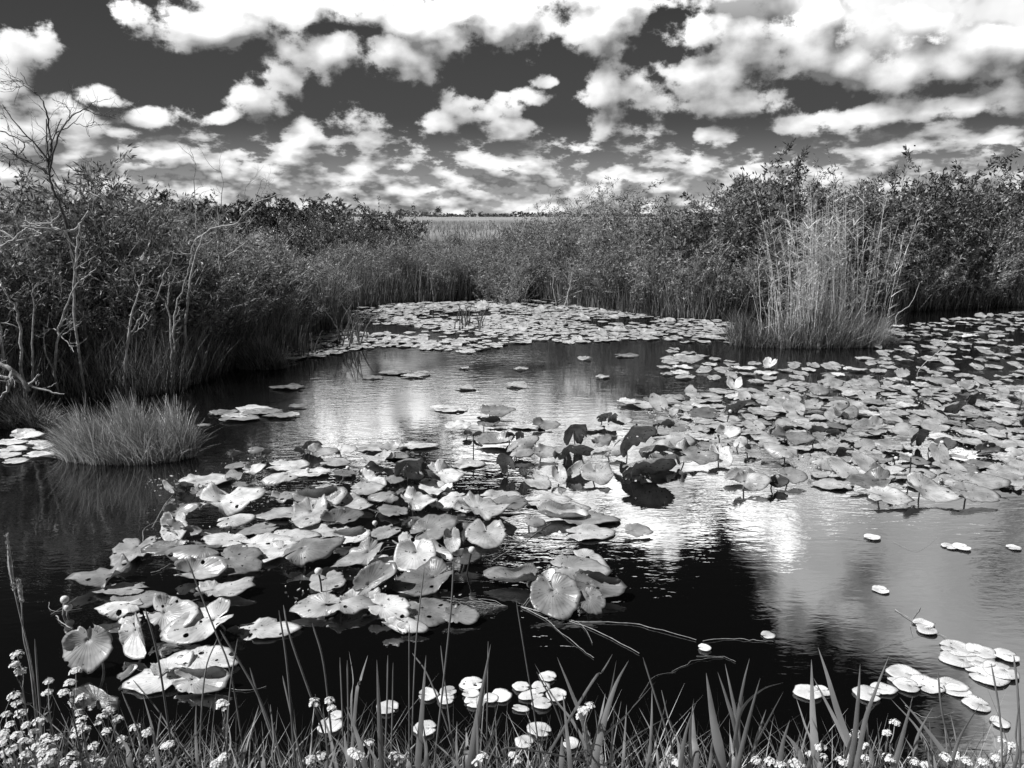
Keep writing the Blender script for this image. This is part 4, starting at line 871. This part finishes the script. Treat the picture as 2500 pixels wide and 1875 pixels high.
bare('bare_shrub', 'wide bare shrub with pale spreading branches above the middle of the left thicket', 'shrub', 10.3,
 [([(452,840),(462,700),(480,620),(504,567),(571,546),(607,513),(631,491),(688,473)],.02,.004),([(504,567),(475,590),(465,640)],.010,.006),([(607,513),(620,500),(640,440),(660,450)],.008,.003),([(590,528),(600,515),(602,553)],.006,.003),
  ([(538,660),(532,610),(534,560),(530,500)],.010,.004),([(532,610),(515,590),(505,595)],.006,.004),([(545,632),(590,600),(617,572)],.009,.004),([(600,550),(640,470),(645,455)],.005,.0025),([(473,440),(478,410),(471,380)],.005,.002),([(600,500),(598,465),(612,438)],.005,.0025),([(480,560),(476,500),(473,440)],.008,.005),([(540,500),(545,440),(532,408)],.006,.003)], M_bark, 3, .35, BG)
bare('bare_shrub', 'fan of bare stems leaning over the water at the point of the left thicket', 'shrub', 15.2,
 [([(705,850),(740,810),(781,781),(827,727),(887,681)],.02,.005),([(760,850),(775,832),(797,772),(836,681),(884,627)],.016,.004),([(725,850),(750,800),(765,750),(775,710)],.014,.006),([(815,845),(820,820),(838,780)],.016,.006),([(790,850),(797,790),(800,760)],.010,.006),([(830,840),(850,820),(862,800)],.010,.004),([(800,775),(835,745),(870,720)],.008,.003),([(820,730),(850,700),(893,665)],.008,.003),([(690,860),(688,800),(695,740)],.016,.008)], M_bark2, 5, .5, BG)
bare('fallen_branch', 'pale fallen dead branch lying at the left edge behind the tussock', 'branch', 8.2,
 [([(-40,880),(0,889),(30,904),(72,955)],.035,.02),([(0,919),(60,935),(111,953),(157,962)],.02,.007),([(30,904),(24,940),(0,974)],.025,.012)], M_bark, 2, .3)
bare('bare_shrub', 'crooked pale bare stems at the water edge below the sparse right shrubs', 'shrub', 19.2,
 [([(1378,748),(1386,720),(1392,690),(1375,665)],.02,.008),([(1358,745),(1350,700),(1352,670)],.014,.006),([(1392,690),(1398,655)],.010,.006),([(1420,710),(1380,725),(1345,745)],.008,.006)], M_bark, 3, .5, 'bare shrubs of the far shore')
bare('bare_shrub', 'low spray of pale dead twigs left of the reed clump', 'shrub', 17.2,
 [([(1700,790),(1715,760),(1750,725),(1780,730)],.01,.004),([(1705,785),(1690,750),(1650,715)],.008,.004),([(1710,785),(1760,760),(1800,745)],.008,.004)], M_bark, 4, .5, 'bare shrubs of the far shore')
bare('dead_twig', 'thin dead twig slanting out of the pads at the far right', 'twig', 10.6, [([(2243,901),(2290,860),(2332,810)],.007,.003),([(2300,850),(2320,840),(2345,838)],.004,.002),([(2310,835),(2330,822),(2350,840)],.004,.002)], M_bark, 1, .15)
bare('dead_twig', 'slanting dead stem between the reed clump and the right thicket', 'twig', 15.5, [([(2190,770),(2225,740),(2245,690)],.009,.004)], M_bark, 1, .2)

# ------------------------------------------------------------------ foreground bank plants
def Gz(y): return float(-0.55 + 0.8*np.clip((2.95 - y)/0.75, 0, 1))
def stalk3(pts, Y0, Y1):
    n = len(pts); return [Q(x, y, Y1 + (Y0-Y1)*i/(n-1)) for i, (x, y) in enumerate(pts)]    # listed from tip to base
def root_down(w3):
    a, b = w3[-2], w3[-1]; d = (b-a)/max(1e-6, abs(b[2]-a[2])); g_ = Gz(b[1]) - .03
    if b[2] > g_: w3.append(b + np.array([d[0]*.6, 0, -1])*(b[2]-g_))
    return w3
RUSH = [[(1036,1387),(1020,1520),(1011,1650),(1005,1875)],[(1108,1367),(1100,1500),(1080,1690),(1060,1875)],[(1260,1464),(1282,1600),(1305,1745),(1320,1875)],[(999,1525),(999,1700),(1000,1875)],
 [(1192,1566),(1190,1700),(1188,1875)],[(1007,1595),(1050,1660),(1110,1830)],[(1076,1576),(1090,1700),(1110,1875)],[(456,1363),(490,1450),(529,1550),(565,1650),(600,1875)],[(537,1538),(590,1625),(635,1709),(680,1830)],
 [(354,1485),(386,1607),(423,1850)],[(692,1477),(712,1566),(793,1800)],[(681,1490),(700,1620),(720,1850)],[(297,1688),(338,1790),(350,1875)],[(325,1660),(390,1740),(447,1830)],[(531,1558),(500,1648),(488,1860)],
 [(762,1520),(790,1620),(810,1800)],[(830,1605),(835,1720),(840,1875)],[(848,1612),(850,1720),(852,1875)],[(947,1600),(945,1720),(940,1875)],[(960,1618),(958,1740),(955,1875)],[(610,1630),(640,1730),(690,1875)],
 [(270,1730),(285,1800),(290,1875)],[(394,1740),(385,1800),(380,1875)],[(85,1560),(95,1700),(112,1875)],[(690,1650),(710,1740),(740,1875)],[(580,1560),(560,1700),(555,1875)],[(1310,1640),(1360,1740),(1400,1875)],
 [(1376,1700),(1384,1800),(1390,1875)],[(1570,1605),(1600,1700),(1650,1860)],[(1615,1685),(1640,1780),(1690,1875)],[(2290,1640),(2300,1740),(2330,1875)],[(2420,1620),(2440,1740),(2445,1875)],[(2475,1600),(2485,1700),(2490,1875)],[(660,1720),(668,1800),(670,1875)],[(1420,1740),(1425,1800),(1430,1875)]]
items = []
for pts in RUSH:
    Y0 = random.uniform(2.12, 2.3); w3 = root_down(stalk3(pts, Y0, Y0 + random.uniform(.03, .16))); c0 = w3[-1].copy()
    pth = smooth_path([p - c0 for p in w3], 5); r0 = random.uniform(.0028, .0042); rad = np.linspace(r0*.75, r0, len(pth)); rad[0] = .0008
    mb = MB(); tube(mb, pth, rad, 6); o = mb.build('rush', M_rush, smooth=True); o.location = c0; items.append((o, pts[0][0], pts[0][1], 'slender dark round'))
ordlabels(items, 'rush stem', 'rush', 'rush stems rising from the bank', perrow=12, short='bank rushes')
BLD = [([(1040,1600),(1030,1740),(1020,1875)],22),([(1198,1573),(1172,1720),(1148,1875)],26),([(1505,1612),(1488,1700),(1455,1800)],12),([(1724,1643),(1742,1760),(1762,1875)],34),([(1691,1720),(1694,1800),(1698,1875)],22),
 ([(1770,1620),(1785,1690),(1800,1770),(1805,1875)],16),([(1752,1640),(1775,1710),(1798,1800)],14),([(1830,1607),(1815,1670),(1803,1750),(1800,1875)],14),([(1856,1655),(1838,1720),(1820,1790),(1800,1875)],16),
 ([(1913,1666),(1860,1684),(1810,1735),(1790,1830)],14),([(1913,1688),(1880,1750),(1836,1835),(1820,1875)],12),([(1981,1610),(1984,1740),(1990,1875)],26),([(1997,1580),(2020,1650),(2043,1730),(2085,1860)],20),
 ([(1986,1655),(2020,1720),(2055,1790),(2090,1875)],16),([(2100,1621),(2094,1720),(2078,1860)],20),([(2171,1600),(2140,1680),(2112,1760),(2090,1875)],16),([(1944,1704),(1965,1770),(1990,1850)],12),([(2115,1720),(2118,1800),(2128,1875)],18),
 ([(1360,1604),(1395,1690),(1430,1790)],14),([(1496,1596),(1470,1640),(1430,1690)],9),([(1535,1612),(1500,1680),(1470,1780),(1450,1875)],22),([(1600,1665),(1550,1720),(1480,1790)],10),([(1640,1745),(1560,1790),(1510,1830),(1470,1875)],14),
 ([(920,1610),(925,1720),(932,1875)],18),([(852,1590),(862,1660),(858,1740)],8),([(898,1600),(880,1660),(868,1720)],12),([(845,1725),(870,1790),(892,1875)],20),([(1225,1740),(1195,1810),(1160,1875)],16),
 ([(1137,1775),(1140,1825),(1136,1875)],24),([(2490,1700),(2480,1790),(2476,1875)],16),([(1305,1620),(1350,1700),(1400,1765),(1440,1850)],12),([(1180,1830),(1230,1850),(1345,1840)],10),([(1500,1720),(1495,1800),(1490,1875)],10),
 ([(1592,1680),(1590,1780),(1580,1875)],14),([(1530,1720),(1525,1800),(1520,1875)],10),([(2180,1780),(2150,1830),(2130,1875)],10),([(1660,1790),(1665,1830),(1668,1875)],12),([(2210,1740),(2250,1800),(2270,1875)],8),([(60,1740),(50,1800),(56,1875)],8)]
for _ in range(58):
    bx = random.uniform(250, 2500); tx = bx + random.gauss(0, 45); ty = random.uniform(1690, 1830)
    BLD.append(([(tx, ty), ((tx*.4+bx*.6) + random.gauss(0, 6), ty*.5 + 1875*.5), (bx, 1890)], random.uniform(8, 20)))
items = []
for pts, wpx in BLD:
    Y0 = random.uniform(2.0, 2.2); w3 = root_down(stalk3(pts, Y0, Y0 + random.uniform(.02, .14))); c0 = w3[-1].copy()
    pth = smooth_path([p - c0 for p in w3], 6); m = len(pth); s_ = np.linspace(0, 1, m); ww = wpx*Y0/FP*.42*np.minimum(1, (s_*1.9)**.8 + .02)
    tg = unit(np.gradient(pth, axis=0)); vw = np.array([random.gauss(0, .25), 1, 0.3]); sd_ = unit(np.cross(tg, vw)); nm = np.cross(tg, sd_)
    V = np.concatenate([pth - sd_*ww[:, None], pth + nm*(ww*.35)[:, None], pth + sd_*ww[:, None]])
    ii = np.arange(m-1); F = np.concatenate([np.stack([ii, ii+1, ii+m+1, ii+m], -1), np.stack([ii+m, ii+m+1, ii+2*m+1, ii+2*m], -1)])
    items.append((V, F, c0, pts, wpx))
items.sort(key=lambda e: e[3][-1][0]); tufts = []
for e in items:
    if tufts and e[3][-1][0] - tufts[-1][0][3][-1][0] < 60: tufts[-1].append(e)
    else: tufts.append([e])
titems = []
for tf in tufts:
    c0 = tf[0][2]; rt = empty('grass_tuft', tuple(c0))
    for (V, F, c1, pts, wpx) in tf:
        mb = MB(); mb.add(V + (c1 - c0), F); mb.build('blade', M_fore, rt, smooth=True)
    titems.append((rt, tf[0][3][0][0], tf[0][3][0][1], 'single-bladed' if len(tf) == 1 else 'two-bladed' if len(tf) == 2 else 'many-bladed'))
ordlabels(titems, 'grass tuft', 'grass tuft', 'grass tufts on the bank', perrow=40)
# seed-head grass at the left edge
def seedgrass(stem, h0, h1, label):
    w3 = root_down(stalk3(stem, 2.15, 2.25)); c0 = w3[-1].copy(); rt = empty('seedhead_grass', tuple(c0)); pth = smooth_path([p-c0 for p in w3], 6)
    mb = MB(); tube(mb, pth, .0022, 5); mb.build('stem', M_stalk, rt)
    k = int(len(pth)*h1); q = pth[:k+1]; mb = MB(); tube(mb, q, np.concatenate([np.linspace(.001, .0065, (k+1)//2), np.linspace(.0065, .002, k+1-(k+1)//2)]), 6)
    n = 260; ix = rng.integers(0, k+1, n); leafquads(mb, q[ix] + rng.normal(0, .003, (n, 3)), rng.normal(0, .003, (n, 3)) + [0, 0, .008], np.full(n, .003)); mb.build('seed_head', M_cane, rt)
    tag(rt, label, 'grass stalk', 'grass stalks with pale seed heads'); return rt
seedgrass([(18,1310),(28,1403),(45,1485),(81,1648),(102,1875)], 0, .3, 'tallest pale seed-headed grass stalk at the left edge')
seedgrass([(47,1420),(53,1480),(58,1560),(75,1640),(98,1860)], 0, .18, 'shorter seed-headed grass stalk leaning beside the tallest one')
# white wildflowers
FL = [[(41,1600),(37,1623),(51,1641)],[(118,1664),(116,1692)],[(185,1640),(171,1668),(155,1692)],[(179,1715),(203,1704),(191,1741)],[(49,1745),(36,1700),(40,1720)],[(248,1753),(264,1737),(240,1765),(260,1786),(287,1757)],
 [(65,1770),(81,1790),(57,1810)],[(41,1798),(30,1830),(60,1845)],[(95,1765),(110,1800),(90,1825)],[(128,1840),(110,1860),(140,1800)],[(20,1860),(50,1870),(80,1862)],[(329,1777),(358,1790)],[(297,1806),(303,1822)],[(228,1822),(210,1780)],
 [(370,1846),(382,1858)],[(415,1818),(404,1822)],[(537,1859),(548,1848),(525,1865)],[(767,1717),(805,1712),(810,1730)],[(757,1855),(785,1846),(745,1862)],[(858,1834),(875,1846)],[(1438,1725),(1418,1749),(1425,1735)],[(902,1814),(861,1835)],
 [(960,1847),(975,1852)],[(1252,1843),(1262,1855)],[(1178,1850),(1165,1862)],[(1846,1857),(1880,1859),(1905,1867)],[(1954,1871),(1940,1862)],[(2003,1826),(1978,1842),(2010,1851)],[(2068,1851),(2055,1860)],[(2112,1822),(2112,1851),(2170,1851)],
 [(2446,1810),(2470,1822),(2455,1840)],[(2185,1765),(2165,1790)],[(2310,1850),(2340,1846),(2360,1860)],[(2400,1860),(2430,1850)],[(1640,1852),(1655,1862)],[(160,1860),(185,1868),(175,1845)],[(15,1745),(25,1770),(10,1790)],[(540,1716),(545,1726)],
 [(5,1815),(10,1840),(8,1800)],[(75,1830),(70,1812),(88,1845)],[(125,1825),(105,1838),(118,1815)],[(190,1780),(200,1760),(185,1795)],[(230,1850),(245,1862)],[(2090,1790),(2075,1800)],[(2230,1860),(2260,1868)]]
items = []
for heads in FL:
    Yb = random.uniform(1.95, 2.2); pos = [Q(x, y, Yb + random.uniform(-.03, .08)) for x, y in heads]; c = np.mean(pos, 0); g0 = np.array([c[0] + random.uniform(-.03, .03), Yb, Gz(Yb)-.02])
    rt = empty('wildflower', tuple(g0)); join = np.array([(c[0]-g0[0])*.7, c[1]-Yb, min(p[2] for p in pos) - g0[2] - .05])
    mb = MB(); tube(mb, smooth_path([[0, 0, 0], join*.5 + [.01, 0, 0], join], 4), .0022, 5)
    for p in pos: tube(mb, smooth_path([join, (join + p-g0)/2 + [random.uniform(-.01, .01), 0, -.01], p-g0], 3), .0013, 4)
    n = 30; t_ = rng.uniform(.1, 1, n); pp = join[None]*t_[:, None]; leafquads(mb, pp, rng.normal(0, .02, (n, 3)) + [0, 0, .02], np.full(n, .008))
    mb.build('stem', M_fore, rt)
    for p in pos:
        hd = MB(); k = random.randint(26, 40); rr = random.uniform(.013, .021)
        q = rng.normal(0, 1, (k, 3)); q = unit(q)*rr*rng.uniform(.5, 1, (k, 1)); q[:, 2] = np.abs(q[:, 2])*.7
        for cpt in q:      # each floret: five petals
            nrm = unit(cpt + [0, 0, .01]); aa = unit(np.cross(nrm, [.3, .9, .1])); bb = np.cross(nrm, aa); an = np.arange(5)/5*2*pi + random.random()
            dv = (aa[None]*np.cos(an)[:, None] + bb[None]*np.sin(an)[:, None])*.0055 + nrm*.0015; sdv = np.cross(nrm, dv)*.38
            V = np.stack([np.repeat(cpt[None], 5, 0), cpt + dv*.7 + sdv, cpt + dv, cpt + dv*.7 - sdv], 1).reshape(-1, 3); hd.add(V, np.arange(20).reshape(-1, 4))
        h_o = hd.build('flower_head', M_petal, rt); h_o.location = p - g0
    items.append((rt, heads[0][0], heads[0][1], ['single', 'single', 'two-headed', 'three-headed', 'four-headed', 'five-headed'][len(heads)]))
ordlabels(items, 'white wildflower', 'wildflower', 'wildflowers on the bank', perrow=12)
# low bank grass
n = 8000; x = rng.uniform(-1.75, 1.75, n); y = rng.uniform(1.75, 2.55, n); z = -0.55 + 0.8*np.clip((2.95-y)/.75, 0, 1)
h = (.05 + .42*rng.uniform(0, 1, n)**2)*np.interp(x, [-1.7, -.6, 0, .9, 1.7], [1.0, 1.0, 1.0, .9, .8]); mb = MB()
blades(mb, np.stack([x, y, z], -1), np.stack([rng.normal(0, .13, n), rng.normal(.03, .09, n), np.zeros(n)], -1), h, rng.uniform(.003, .010, n), 4)
tag(mb.build('bank_grass', M_fore), 'low dark grass covering the near bank', 'grass', kind='stuff')

print('objects', len(bpy.data.objects), 'leaves', len(LEAVES), 'far', len(far_pts), 'shrubs', len(SHR))
